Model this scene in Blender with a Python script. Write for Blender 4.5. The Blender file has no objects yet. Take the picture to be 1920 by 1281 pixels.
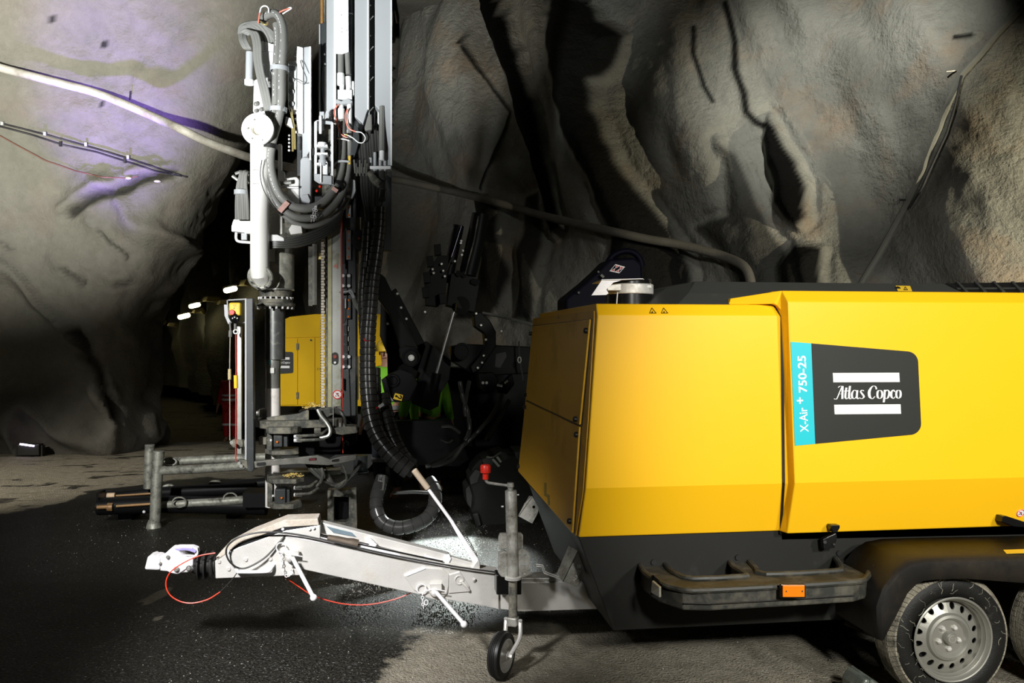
import bpy, bmesh, math, random
import numpy as np
from mathutils import Vector, Matrix
from mathutils.geometry import tessellate_polygon
random.seed(7)
SC = bpy.context.scene
COL = SC.collection
# ------------------------------------------------------------------ camera
TH = math.radians(7.93); FPX = 1600.0; HOR = 637.0; H = 1.68
FW = Vector((math.sin(TH), math.cos(TH), 0)); RT = Vector((math.cos(TH), -math.sin(TH), 0))
CAM = Vector((0, 0, H))
cd = bpy.data.cameras.new('camera'); cam = bpy.data.objects.new('camera', cd); COL.objects.link(cam)
cd.sensor_width = 36; cd.lens = 36 * FPX / 1920; cd.shift_y = -(640.5 - HOR) / 1920
cd.clip_end = 200
cam.location = CAM; cam.rotation_euler = (math.radians(90), 0, -TH); SC.camera = cam
# ------------------------------------------------------------------ world, exposure
SC.view_settings.view_transform = 'Standard'; SC.view_settings.look = 'None'
SC.view_settings.gamma = 1; SC.view_settings.use_curve_mapping = False
SC.view_settings.exposure = 0.0
wd = bpy.data.worlds.new('world'); SC.world = wd; wd.use_nodes = True
wd.node_tree.nodes['Background'].inputs[0].default_value = (0.010, 0.011, 0.010, 1)
wd.node_tree.nodes['Background'].inputs[1].default_value = 0.1
# ------------------------------------------------------------------ unseen hall floods, plus fills added to brighten chosen areas
def aim(o, target):
    o.rotation_euler = (Vector(target) - o.location).to_track_quat('-Z', 'Y').to_euler()
def area(name, loc, target, size, power, color=(1, 1, 1), spread=180):
    l = bpy.data.lights.new(name, 'AREA'); l.shape = 'DISK'; l.size = size; l.energy = power; l.color = color
    l.spread = math.radians(spread)
    o = bpy.data.objects.new(name, l); COL.objects.link(o); o.location = loc; aim(o, target); return o
def spot(name, loc, target, ang, blend, power, color=(1, 1, 1), r=0.08):
    l = bpy.data.lights.new(name, 'SPOT'); l.energy = power; l.color = color; l.spot_size = math.radians(ang)
    l.spot_blend = blend; l.shadow_soft_size = r
    o = bpy.data.objects.new(name, l); COL.objects.link(o); o.location = loc; aim(o, target); return o
spot('hall_flood', (4.4, -2.4, 3.7), (3.35, 3.9, 1.35), 44, .55, 1050, (1, .98, .92), .35)
spot('hall_fill_left', (1.25, -1.6, 3.2), (3.0, 3.9, 1.25), 46, .6, 1450, (1, .98, .92), .3)  # second unseen spot, added to brighten the left-facing yellow returns
spot('mast_flood', (-3.0, 1.9, 1.5), (-0.95, 7.2, 4.5), 34, .9, 3000, (.97, 1, 1), .12)
spot('dust_pipe_fill', (-3.2, 2.6, 1.3), (-1.5, 7.0, 2.95), 24, 1, 1100, (1, 1, 1), .1)  # narrow unseen spot added only to whiten the dust pipe
spot('rig_fill', (-2.9, 1.6, 3.2), (-1.8, 7.3, 1.25), 36, 1, 2100, (1, 1, .97), .12)
spot('drawbar_fill', (-1.7, 1.4, 3.0), (-0.45, 4.5, .45), 35, .9, 1750, (1, .98, .98), .2)  # added fill without a visible source, brightens the drawbar
spot('left_wall_flood', (-3.2, 5.0, 2.4), (-5.1, 11.5, 5.5), 60, 1, 7000, (1, .97, .86), .1)
spot('left_floor_fill', (-7.6, 6.0, 4.2), (-5.0, 10.4, .0), 40, 1, 2600, (1, .93, .80), .1)  # unseen fill added to lift the left floor
spot('right_wall_flood', (7.9, 3.0, 2.3), (6.3, 7.5, 2.8), 44, 1, 2900, (1, .90, .66), .04)
spot('vault_flood', (3.2, 5.7, 6.1), (4.8, 8.8, 4.9), 54, 1, 1500, (1, .99, .92), .04)
spot('vault_flood_left', (0.3, 8.3, 3.3), (0.5, 12.2, 6.6), 50, 1, 1000, (1, .93, .80), .06)
# ------------------------------------------------------------------ projections
def at(px, py, Y):
    u = (px - 960) / FPX; v = (HOR - py) / FPX
    t = Y / (math.cos(TH) - u * math.sin(TH))
    return Vector((t * (math.sin(TH) + u * math.cos(TH)), Y, H + v * t))
def gnd(px, py, z=0.0):
    u = (px - 960) / FPX; v = (HOR - py) / FPX
    t = (z - H) / v
    return CAM + (FW + RT * u + Vector((0, 0, v))) * t
def onp(px, py, p0, n):
    u = (px - 960) / FPX; v = (HOR - py) / FPX
    d = FW + RT * u + Vector((0, 0, v)); n = Vector(n)
    return CAM + d * ((Vector(p0) - CAM).dot(n) / d.dot(n))
def topx(P):                                        # numpy (n,3) -> px, py
    d = P - np.array(CAM); w = d @ np.array(FW); w = np.where(np.abs(w) < .05, .05, w)
    px = 960 + FPX * (d @ np.array(RT)) / w; py = HOR - FPX * d[:, 2] / w
    px[w < .1] = -9999
    return px, py
# ------------------------------------------------------------------ materials
MATS = {}
def nd(nt, t, **k):
    n = nt.nodes.new(t)
    for a, b in k.items(): setattr(n, a, b)
    return n
def M(name, col, rough=.5, metal=0., var=.12, vs=6., bump=0., bs=60., dust=None, da=.5, ds=3., coat=0., det=5, spec=.5):
    if name in MATS: return MATS[name]
    m = bpy.data.materials.new(name); m.use_nodes = True; nt = m.node_tree; L = nt.links.new
    p = nt.nodes['Principled BSDF']; tc = nd(nt, 'ShaderNodeTexCoord')
    p.inputs['Metallic'].default_value = metal; p.inputs['Roughness'].default_value = rough
    p.inputs['Coat Weight'].default_value = coat; p.inputs['Specular IOR Level'].default_value = spec
    n = nd(nt, 'ShaderNodeTexNoise'); n.inputs['Scale'].default_value = vs; n.inputs['Detail'].default_value = det
    L(tc.outputs['Object'], n.inputs['Vector'])
    mx = nd(nt, 'ShaderNodeMix', data_type='RGBA'); c = list(col)
    mx.inputs[6].default_value = [v * (1 - var) for v in c] + [1]; mx.inputs[7].default_value = [min(1, v * (1 + var)) for v in c] + [1]
    L(n.outputs['Fac'], mx.inputs[0]); out = mx.outputs[2]
    if dust:
        n2 = nd(nt, 'ShaderNodeTexNoise'); n2.inputs['Scale'].default_value = ds; n2.inputs['Detail'].default_value = 9; n2.inputs['Roughness'].default_value = .7
        L(tc.outputs['Object'], n2.inputs['Vector'])
        r = nd(nt, 'ShaderNodeMapRange'); r.inputs[1].default_value = 1 - da - .12; r.inputs[2].default_value = 1 - da + .12
        L(n2.outputs['Fac'], r.inputs[0])
        m2 = nd(nt, 'ShaderNodeMix', data_type='RGBA'); L(r.outputs[0], m2.inputs[0]); L(out, m2.inputs[6]); m2.inputs[7].default_value = list(dust) + [1]
        out = m2.outputs[2]
        rr = nd(nt, 'ShaderNodeMapRange'); rr.inputs[3].default_value = rough; rr.inputs[4].default_value = min(1, rough + .35)
        L(r.outputs[0], rr.inputs[0]); L(rr.outputs[0], p.inputs['Roughness'])
    L(out, p.inputs['Base Color'])
    if bump:
        n3 = nd(nt, 'ShaderNodeTexNoise'); n3.inputs['Scale'].default_value = bs; n3.inputs['Detail'].default_value = 4
        L(tc.outputs['Object'], n3.inputs['Vector'])
        b = nd(nt, 'ShaderNodeBump'); b.inputs['Strength'].default_value = bump; b.inputs['Distance'].default_value = .01
        L(n3.outputs['Fac'], b.inputs['Height']); L(b.outputs[0], p.inputs['Normal'])
    MATS[name] = m; return m
def EM(name, col, s):
    m = bpy.data.materials.new(name); m.use_nodes = True; p = m.node_tree.nodes['Principled BSDF']
    p.inputs['Base Color'].default_value = list(col) + [1]; p.inputs['Emission Color'].default_value = list(col) + [1]
    p.inputs['Emission Strength'].default_value = s; return m
YEL = M('yellow_paint', (.93, .515, .010), .38, var=.03, vs=2, spec=.25)
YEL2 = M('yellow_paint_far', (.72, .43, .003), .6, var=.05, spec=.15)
YELB = M('yellow_paint_dusty', (.80, .43, .012), .45, var=.06, vs=4, dust=(.42, .26, .04), da=.32, ds=2.2)
SKIRT = M('dark_grey_paint', (.013, .013, .0115), .55, spec=.3, var=.1, dust=(.05, .048, .042), da=.3)
ROOF = M('roof_grey_paint', (.040, .041, .037), .55, var=.1, dust=(.09, .085, .06), da=.3)
PLAST = M('black_plastic', (.014, .013, .012), .5, spec=.25, var=.25, vs=4, bump=.15, bs=300, dust=(.045, .034, .02), da=.4, ds=1.6)
PLASTG = M('grey_plastic', (.024, .025, .021), .5, var=.1, bump=.1, bs=300, dust=(.10, .09, .065), da=.42, ds=9)
BLK = M('black_rubber', (.014, .014, .013), .45, var=.2)
BLKG = M('black_gloss', (.007, .007, .007), .22, var=.1)
TYRE = M('tyre_rubber', (.008, .008, .007), .55, var=.3, vs=12, bump=.2, bs=140, dust=(.05, .046, .034), da=.3, ds=7, spec=.25)
TREAD = M('tyre_tread_dusty', (.22, .20, .15), .8, var=.4, vs=30, bump=.5, bs=120, dust=(.03, .028, .02), da=.42, ds=14)
RIM = M('rim_silver', (.30, .295, .26), .38, .55, var=.1, vs=4, dust=(.20, .19, .15), da=.3, ds=8)
ZINC = M('galvanised_steel', (.70, .69, .65), .42, .45, var=.22, vs=7, bump=.08, bs=120, dust=(.42, .38, .32), da=.36, ds=5)
ZINCW = M('cast_light_metal', (.86, .85, .86), .4, .1, var=.08, vs=10, bump=.1)
ZINCD = M('galvanised_dirty', (.50, .50, .45), .5, .4, var=.35, vs=16, bump=.15, bs=90, dust=(.13, .12, .09), da=.45, ds=9)
CHROME = M('chrome', (.85, .85, .85), .14, 1, var=.03)
STEEL = M('bare_steel', (.42, .42, .39), .38, .7, var=.3, vs=10, dust=(.12, .11, .08), da=.34, ds=6)
STEELD = M('dusty_dark_steel', (.075, .076, .068), .55, .2, var=.35, vs=14, bump=.2, bs=80, dust=(.33, .31, .24), da=.44, ds=12)
MASTL = M('mast_light_grey', (.44, .46, .475), .45, 0, var=.04, vs=3)
MASTW = M('mast_white', (.90, .91, .90), .45, 0, var=.03)
MASTD = M('mast_slate', (.042, .047, .049), .42, 0, var=.12, dust=(.16, .16, .15), da=.34, ds=5)
MASTM = M('mast_rail_metal', (.42, .43, .40), .35, .55, var=.25, vs=5, dust=(.20, .19, .10), da=.42, ds=4)
WHITEP = M('white_pipe', (.92, .91, .86), .35, 0, var=.03, dust=(.75, .68, .50), da=.27, ds=4)
HOSE = M('hydraulic_hose', (.21, .21, .195), .55, 0, var=.15, bump=.05, bs=200)
HOSEB = M('black_hose', (.06, .06, .055), .35, 0, var=.2)
WRAP = M('spiral_wrap', (.055, .055, .052), .25, 0, var=.2)
MACH = M('machine_dark', (.006, .0065, .0065), .45, 0, var=.3, spec=.12)
RED = M('red_plastic', (.80, .03, .015), .35, var=.05)
REDC = M('red_cable', (.75, .05, .02), .4, var=.05)
ORG = M('orange_reflector', (.95, .20, .005), .3, var=.15, vs=140)
CYAN = M('cyan_print', (.0, .50, .58), .45, var=.02)
PLATE = M('charcoal_print', (.019, .021, .017), .55, spec=.3, var=.08)
WHT = M('white_print', (.80, .78, .76), .5, var=.03)
YST = M('yellow_sticker', (.90, .58, .03), .45, var=.05)
BLKP = M('black_print', (.006, .006, .006), .5, var=.05)
BRASS = M('brass_fitting', (.62, .50, .20), .3, .7, var=.2)
CUT = M('drill_cuttings', (.70, .52, .16), .8, var=.4, vs=60)
LIME = M('lime_fabric', (.22, .62, .03), .7, var=.12, vs=9)
SKIN = M('skin', (.42, .22, .14), .5, var=.05)
NAVY = M('navy_fabric', (.012, .014, .022), .8, var=.2)
REDF = M('red_fabric', (.55, .012, .008), .7, var=.15)
BROWNP = M('rusty_pipe', (.30, .17, .07), .45, .3, var=.35, vs=14)
# ------------------------------------------------------------------ mesh builder
def catmull(P, sub):
    P = [Vector(p) for p in P]
    if sub < 2 or len(P) < 3: return P
    out = []
    for i in range(len(P) - 1):
        a = P[i - 1] if i else P[0] * 2 - P[1]
        b, c = P[i], P[i + 1]; d = P[i + 2] if i + 2 < len(P) else P[-1] * 2 - P[-2]
        for k in range(sub):
            t = k / sub
            out.append(.5 * ((2 * b) + (c - a) * t + (2 * a - 5 * b + 4 * c - d) * t * t + (3 * b - a - 3 * c + d) * t ** 3))
    out.append(P[-1]); return out
def basis(n):
    n = Vector(n).normalized(); a = Vector((0, 0, 1)) if abs(n.z) < .9 else Vector((1, 0, 0))
    x = a.cross(n).normalized(); return x, n.cross(x).normalized(), n
class B:
    def __init__(s): s.v = []; s.f = []
    def add(s, vs, fs):
        o = len(s.v); s.v += [tuple(v) for v in vs]; s.f += [tuple(i + o for i in f) for f in fs]; return s
    def box(s, c, d, rz=0, rx=0, ry=0):
        R = Matrix.Rotation(rz, 3, 'Z') @ Matrix.Rotation(ry, 3, 'Y') @ Matrix.Rotation(rx, 3, 'X'); c = Vector(c)
        vs = [c + R @ Vector((x * d[0] / 2, y * d[1] / 2, z * d[2] / 2)) for x in (-1, 1) for y in (-1, 1) for z in (-1, 1)]
        return s.add(vs, [(0, 1, 3, 2), (4, 6, 7, 5), (0, 4, 5, 1), (2, 3, 7, 6), (0, 2, 6, 4), (1, 5, 7, 3)])
    def prism(s, pts, ext, holes=()):
        loops = [[Vector(p) for p in l] for l in [pts] + list(holes)]; ext = Vector(ext)
        if holes:
            tr = tessellate_polygon(loops); flat = [p for l in loops for p in l]; n = len(flat)
            fs = [tuple(t) for t in tr] + [tuple(i + n for i in reversed(t)) for t in tr]
            k = 0
            for l in loops:
                m = len(l); fs += [(k + i, k + (i + 1) % m, n + k + (i + 1) % m, n + k + i) for i in range(m)]; k += m
            return s.add(flat + [p + ext for p in flat], fs)
        l = loops[0]; n = len(l)
        fs = [tuple(range(n)), tuple(range(2 * n - 1, n - 1, -1))] + [(i, i + n, (i + 1) % n + n, (i + 1) % n) for i in range(n)]
        return s.add(l + [p + ext for p in l], fs)
    def pp(s, px, Y, th, holes=()):                 # outline seen in the photo, at depth Y, th thick
        return s.prism([at(x, y, Y) for x, y in px], (0, th, 0), [[at(x, y, Y) for x, y in h] for h in holes])
    def rect(s, x0, y0, x1, y1, Y, th): return s.pp([(x0, y0), (x1, y0), (x1, y1), (x0, y1)], Y, th)
    def tube(s, P, r, n=8, sub=1, cap=True, squash=None):
        P = catmull(P, sub); k = len(P); T = []
        for i in range(k):
            t = P[min(i + 1, k - 1)] - P[max(i - 1, 0)]
            T.append(t.normalized() if t.length > 1e-9 else Vector((0, 0, 1)))
        x, y, _ = basis(T[0]); vs = []
        for i in range(k):
            x = (x - T[i] * x.dot(T[i])).normalized(); y = T[i].cross(x)
            rr = r(i / max(1, k - 1)) if callable(r) else r
            for j in range(n):
                a = 2 * math.pi * j / n; vs.append(P[i] + (x * math.cos(a) + y * math.sin(a)) * rr)
        fs = [(i * n + j, i * n + (j + 1) % n, (i + 1) * n + (j + 1) % n, (i + 1) * n + j) for i in range(k - 1) for j in range(n)]
        if cap: fs += [tuple(range(n - 1, -1, -1)), tuple(range((k - 1) * n, k * n))]
        return s.add(vs, fs)
    def cyl(s, a, b, r, n=16): return s.tube([a, b], r, n)
    def lathe(s, prof, o, ax, n=32, closed=False):  # prof: (distance along ax, radius)
        x, y, z = basis(ax); o = Vector(o); vs = []
        for h, r in prof:
            for j in range(n):
                a = 2 * math.pi * j / n; vs.append(o + z * h + (x * math.cos(a) + y * math.sin(a)) * r)
        k = len(prof)
        fs = [(i * n + j, i * n + (j + 1) % n, (i + 1) * n + (j + 1) % n, (i + 1) * n + j) for i in range(k - 1) for j in range(n)]
        if closed: fs += [((k - 1) * n + j, (k - 1) * n + (j + 1) % n, (j + 1) % n, j) for j in range(n)]
        else:
            if prof[0][1] > 1e-5: fs.append(tuple(range(n - 1, -1, -1)))
            if prof[-1][1] > 1e-5: fs.append(tuple(range((k - 1) * n, k * n)))
        return s.add(vs, fs)
    def ball(s, c, r, n=12, sc=(1, 1, 1)):
        c = Vector(c); vs = [c + Vector((0, 0, r * sc[2]))]; m = n // 2
        for i in range(1, m):
            for j in range(n):
                a = math.pi * i / m; b = 2 * math.pi * j / n
                vs.append(c + Vector((r * sc[0] * math.sin(a) * math.cos(b), r * sc[1] * math.sin(a) * math.sin(b), r * sc[2] * math.cos(a))))
        vs.append(c - Vector((0, 0, r * sc[2]))); fs = [(0, 1 + j, 1 + (j + 1) % n) for j in range(n)]
        for i in range(m - 2):
            for j in range(n): fs.append((1 + i * n + j, 1 + (i + 1) * n + j, 1 + (i + 1) * n + (j + 1) % n, 1 + i * n + (j + 1) % n))
        e = len(vs) - 1; q = 1 + (m - 2) * n
        fs += [(e, q + (j + 1) % n, q + j) for j in range(n)]
        return s.add(vs, fs)
    def ring(s, c, ax, R, r, n=24, m=8, sx=1., sy=1.):
        x, y, z = basis(ax); c = Vector(c)
        P = [c + x * math.cos(a) * R * sx + y * math.sin(a) * R * sy for a in [2 * math.pi * i / n for i in range(n)]]
        vs = []
        for p in P:
            d = (p - c).normalized()
            for j in range(m):
                a = 2 * math.pi * j / m; vs.append(p + d * math.cos(a) * r + z * math.sin(a) * r)
        fs = [(i * m + j, i * m + (j + 1) % m, ((i + 1) % n) * m + (j + 1) % m, ((i + 1) % n) * m + j) for i in range(n) for j in range(m)]
        return s.add(vs, fs)
    def obj(s, name, mat, parent=None, smooth=False, bevel=0, label=None, kind=None, loc=None, fix=True):
        me = bpy.data.meshes.new(name); me.from_pydata(s.v, [], s.f)
        if fix:
            bm = bmesh.new(); bm.from_mesh(me); bmesh.ops.recalc_face_normals(bm, faces=bm.faces); bm.to_mesh(me); bm.free()
        me.materials.append(mat)
        if smooth:
            me.polygons.foreach_set('use_smooth', [True] * len(me.polygons)); me.set_sharp_from_angle(angle=math.radians(38))
        o = bpy.data.objects.new(name, me); COL.objects.link(o)
        if bevel:
            b = o.modifiers.new('bevel', 'BEVEL'); b.width = bevel; b.segments = 2; b.limit_method = 'ANGLE'; b.angle_limit = math.radians(35)
        if parent is not None: adopt(o, parent)
        if label: o['label'] = label
        if kind: o['kind'] = kind
        return o
def adopt(o, parent):
    o.parent = parent
    if parent.type == 'EMPTY': o.matrix_parent_inverse = Matrix.Translation(-parent.location)
def thing(name, label, cat, loc, group=None):
    o = bpy.data.objects.new(name, None); COL.objects.link(o); o.location = loc; o.empty_display_size = .1
    o['label'] = label; o['category'] = cat
    if group: o['group'] = group
    return o
def tag(o, label, cat, group=None):
    o['label'] = label; o['category'] = cat
    if group: o['group'] = group
    return o
def text(name, s, P0, PX, PY, mat, parent, bold=.0, th=.0015, shear=0.):
    """flat lettering: the text's bounding box fills the parallelogram P0, PX (end of baseline), PY (top)"""
    c = bpy.data.curves.new('t', 'FONT'); c.body = s; c.offset = bold; c.shear = shear; c.resolution_u = 4
    o = bpy.data.objects.new('t', c); COL.objects.link(o); bpy.context.view_layer.update()
    me = bpy.data.meshes.new_from_object(o.evaluated_get(bpy.context.evaluated_depsgraph_get())); bpy.data.objects.remove(o)
    v = np.array([x.co[:] for x in me.vertices]); lo = v.min(0); hi = v.max(0)
    P0, PX, PY = Vector(P0), Vector(PX), Vector(PY); a = PX - P0; b = PY - P0; n = a.cross(b).normalized()
    vs = [P0 + a * ((p[0] - lo[0]) / (hi[0] - lo[0])) + b * ((p[1] - lo[1]) / (hi[1] - lo[1])) + n * th for p in v]
    bb = B().add(vs, [tuple(p.vertices) for p in me.polygons]); return bb.obj(name, mat, parent, fix=False)
def strokes(name, S, P0, PX, PY, mat, parent, th=.0015):
    """lettering drawn as broad-nib strokes; S: list of polylines of (x, y, width)"""
    P0, PX, PY = Vector(P0), Vector(PX), Vector(PY); a = PX - P0; b = PY - P0; n = a.cross(b).normalized(); bb = B()
    for q, st in enumerate(S):
        C = catmull([Vector((x, y, w)) for x, y, w in st], 6) if len(st) > 2 else [Vector(t) for t in st]
        L_, R_ = [], []
        for i, c in enumerate(C):
            t = (C[min(i + 1, len(C) - 1)] - C[max(i - 1, 0)]); d = Vector((t.x, t.y, 0)).normalized(); pn = Vector((-d.y, d.x, 0))
            for lst, s_ in ((L_, 1), (R_, -1)):
                e = Vector((c.x, c.y, 0)) + pn * s_ * c.z / 2; lst.append(P0 + a * e.x + b * e.y + n * (th + q * .00004))
        vs = L_ + R_; k = len(C); bb.add(vs, [(i, i + 1, k + i + 1, k + i) for i in range(k - 1)])
    return bb.obj(name, mat, parent, fix=False)
# ------------------------------------------------------------------ numpy noise
def _h(i, j, k):
    n = (i * 374761393 + j * 668265263 + k * 1274126177) & 0xffffffff
    n = ((n ^ (n >> 13)) * 1274126177) & 0xffffffff
    return ((n ^ (n >> 16)) & 0xffff) / 65535.0
def vn(x, y, z):
    i, j, k = np.floor(x).astype(np.int64), np.floor(y).astype(np.int64), np.floor(z).astype(np.int64)
    f, g, h = x - i, y - j, z - k; f, g, h = [t * t * (3 - 2 * t) for t in (f, g, h)]
    r = 0
    for a in (0, 1):
        for b in (0, 1):
            for c in (0, 1):
                r = r + _h(i + a, j + b, k + c) * (f if a else 1 - f) * (g if b else 1 - g) * (h if c else 1 - h)
    return r
def fbm(x, y, z, o=4):
    s = 0; a = .5; t = 0
    for q in range(o):
        s = s + a * vn(x + 17 * q, y + 5 * q, z + 31 * q); t += a; a *= .5; x, y, z = x * 2.03, y * 2.03, z * 2.03
    return s / t - .5
def sdf(px, py, poly):                              # signed distance in px, negative inside
    d = np.full(px.shape, 1e9); ins = np.zeros(px.shape, bool); n = len(poly)
    for i in range(n):
        x0, y0 = poly[i]; x1, y1 = poly[(i + 1) % n]; ex, ey = x1 - x0, y1 - y0
        t = np.clip(((px - x0) * ex + (py - y0) * ey) / (ex * ex + ey * ey + 1e-9), 0, 1)
        d = np.minimum(d, np.hypot(px - x0 - ex * t, py - y0 - ey * t))
        c = ((y0 > py) != (y1 > py)) & (px < (x1 - x0) * (py - y0) / (y1 - y0 + 1e-12) + x0); ins ^= c
    return np.where(ins, -d, d)
def pld(px, py, line):
    d = np.full(px.shape, 1e9)
    for (x0, y0), (x1, y1) in zip(line, line[1:]):
        ex, ey = x1 - x0, y1 - y0; t = np.clip(((px - x0) * ex + (py - y0) * ey) / (ex * ex + ey * ey), 0, 1)
        d = np.minimum(d, np.hypot(px - x0 - ex * t, py - y0 - ey * t))
    return d
def grid_obj(name, P, nu, nv, mat, attrs, kind='structure'):
    me = bpy.data.meshes.new(name); me.vertices.add(nu * nv); me.vertices.foreach_set('co', P.astype(np.float32).ravel())
    i = np.arange((nu - 1) * (nv - 1)); a = (i // (nv - 1)) * nv + i % (nv - 1)
    q = np.stack([a, a + nv, a + nv + 1, a + 1], 1).astype(np.int32)
    me.loops.add(q.size); me.loops.foreach_set('vertex_index', q.ravel())
    me.polygons.add(len(q)); me.polygons.foreach_set('loop_start', np.arange(0, q.size, 4, dtype=np.int32))
    me.polygons.foreach_set('loop_total', np.full(len(q), 4, np.int32))
    me.polygons.foreach_set('use_smooth', np.ones(len(q), bool)); me.update(calc_edges=True); me.validate()
    for k, v in attrs.items():
        at_ = me.attributes.new(k, 'FLOAT', 'POINT'); at_.data.foreach_set('value', v.astype(np.float32))
    me.materials.append(mat); o = bpy.data.objects.new(name, me); COL.objects.link(o); o['kind'] = kind; return o
# ================================================================== THE CAVE
def rock_material(name, c1, c2, c3, wet_shade_col, bump, bs):
    m = bpy.data.materials.new(name); m.use_nodes = True; nt = m.node_tree; L = nt.links.new; p = nt.nodes['Principled BSDF']
    tc = nd(nt, 'ShaderNodeTexCoord')
    def noise(s, d=5, r=.6):
        n = nd(nt, 'ShaderNodeTexNoise'); n.inputs['Scale'].default_value = s; n.inputs['Detail'].default_value = d; n.inputs['Roughness'].default_value = r
        L(tc.outputs['Object'], n.inputs['Vector']); return n.outputs['Fac']
    def mixc(f, a, b):
        x = nd(nt, 'ShaderNodeMix', data_type='RGBA'); L(f, x.inputs[0])
        for k, v in ((6, a), (7, b)):
            if isinstance(v, tuple): x.inputs[k].default_value = list(v) + [1]
            else: L(v, x.inputs[k])
        return x.outputs[2]
    def rng(f, a, b, lo=0., hi=1.):
        r = nd(nt, 'ShaderNodeMapRange'); L(f, r.inputs[0]); r.inputs[1].default_value = a; r.inputs[2].default_value = b; r.inputs[3].default_value = lo; r.inputs[4].default_value = hi; return r.outputs[0]
    col = mixc(rng(noise(.55, 4), .38, .62), c1, c2)
    col = mixc(rng(noise(1.3, 6), .52, .72), col, c3)
    col = mixc(rng(noise(9, 6, .7), .3, .75, 0, .35), col, (c1[0] * .35, c1[1] * .35, c1[2] * .33))
    at_ = nd(nt, 'ShaderNodeAttribute', attribute_name='wet')  # mask of painted shade and damp rock
    col = mixc(at_.outputs['Fac'], col, wet_shade_col)
    L(col, p.inputs['Base Color'])
    L(rng(at_.outputs['Fac'], 0, 1, .82, .7), p.inputs['Roughness']); L(rng(at_.outputs['Fac'], 0, 1, .25, .04), p.inputs['Specular IOR Level'])
    b = nd(nt, 'ShaderNodeBump'); b.inputs['Strength'].default_value = bump; b.inputs['Distance'].default_value = .04
    L(noise(bs, 5, .65), b.inputs['Height'])
    b2 = nd(nt, 'ShaderNodeBump'); b2.inputs['Strength'].default_value = .3; b2.inputs['Distance'].default_value = .12
    L(noise(4.2, 5, .55), b2.inputs['Height']); L(b2.outputs[0], b.inputs['Normal']); L(b.outputs[0], p.inputs['Normal'])
    return m
ROCKR = rock_material('shotcrete_right', (.20, .20, .175), (.155, .155, .135), (.22, .17, .12), (.002, .002, .002), .95, 17)
ROCKL = rock_material('shotcrete_left', (.235, .225, .20), (.17, .17, .145), (.21, .18, .16), (.010, .010, .010), .5, 22)
def resample(path, spans):
    """path: plan points; spans: step per segment"""
    C = catmull([Vector((x, y, 0)) for x, y in path], 12); out = [C[0]]; acc = 0
    for a, b, i in zip(C, C[1:], range(len(C))):
        st = spans[min(len(spans) - 1, i // 12)]; L_ = (b - a).length; d = 0
        while acc + (L_ - d) >= st:
            d += st - acc; acc = 0; out.append(a + (b - a) * (d / L_))
        acc += L_ - d
    return np.array([[p.x, p.y] for p in out])
def wall(name, path, spans, side, zs, lean, disp, mat, wet_shade_f, shear=None):
    S = resample(path, spans); T = np.gradient(S, axis=0); T /= np.linalg.norm(T, axis=1)[:, None]
    N = np.stack([-T[:, 1], T[:, 0]], 1) * side
    s = np.concatenate([[0], np.cumsum(np.linalg.norm(np.diff(S, axis=0), axis=1))])
    nu, nv = len(S), len(zs); ss = np.repeat(s, nv); zz = np.tile(zs, nu)
    X = np.repeat(S[:, 0], nv); Y = np.repeat(S[:, 1], nv); Nx = np.repeat(N[:, 0], nv); Ny = np.repeat(N[:, 1], nv)
    if shear is not None: X = X + shear(X, Y, zz)
    P0 = np.stack([X + Nx * lean(zz), Y + Ny * lean(zz), zz], 1); px, py = topx(P0)
    wet, rec = wet_shade_f(px, py, X, Y, zz, ss)
    D = disp(ss, zz, X, Y) + rec
    P = np.stack([P0[:, 0] + Nx * D, P0[:, 1] + Ny * D, zz + .25 * D * 0], 1)
    return grid_obj(name, P, nu, nv, mat, {'wet': wet})  # 'wet' carries painted shade as well as damp rock
def sm(x, a, b):
    t = np.clip((x - a) / (b - a), 0, 1); return t * t * (3 - 2 * t)
SHADE_STAINS = [  # voids and shade painted near-black into the rock colour, plus faint stain patches
    ([(900, -30), (962, -30), (966, 50), (985, 110), (1005, 170), (1022, 230), (1024, 280), (1038, 350), (1034, 420), (1018, 440), (998, 390), (984, 300), (955, 230), (945, 150), (922, 100), (905, 40)], 1, .35),
    ([(1043, -30), (1095, -30), (1122, 40), (1162, 62), (1150, 105), (1128, 138), (1112, 150), (1118, 205), (1135, 255), (1160, 310), (1195, 370), (1240, 430), (1275, 520), (1262, 600), (1150, 600), (1152, 440), (1128, 360), (1085, 270), (1068, 200), (1050, 90)], .95, .25),
    ([(1417, 200), (1442, 240), (1470, 290), (1490, 340), (1503, 400), (1490, 420), (1462, 405), (1442, 380), (1436, 335), (1423, 300), (1413, 250)], 1, .4),
    ([(1478, 458), (1528, 460), (1534, 500), (1545, 560), (1470, 560), (1460, 500)], .97, .2),
    ([(1330, 250), (1360, 285), (1392, 345), (1435, 430), (1478, 490), (1500, 560), (1385, 560), (1330, 460), (1290, 420), (1352, 400), (1350, 330)], .72, .12),
    ([(870, 370), (905, 365), (930, 390), (925, 440), (945, 520), (905, 600), (872, 600), (890, 480)], .9, .15),
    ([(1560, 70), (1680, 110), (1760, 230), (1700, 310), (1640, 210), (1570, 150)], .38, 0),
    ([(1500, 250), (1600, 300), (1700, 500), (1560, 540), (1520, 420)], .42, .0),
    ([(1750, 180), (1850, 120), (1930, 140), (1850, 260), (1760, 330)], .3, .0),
    ([(965, 360), (985, 350), (998, 430), (990, 600), (950, 600), (960, 470)], .85, .12),
]
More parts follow.
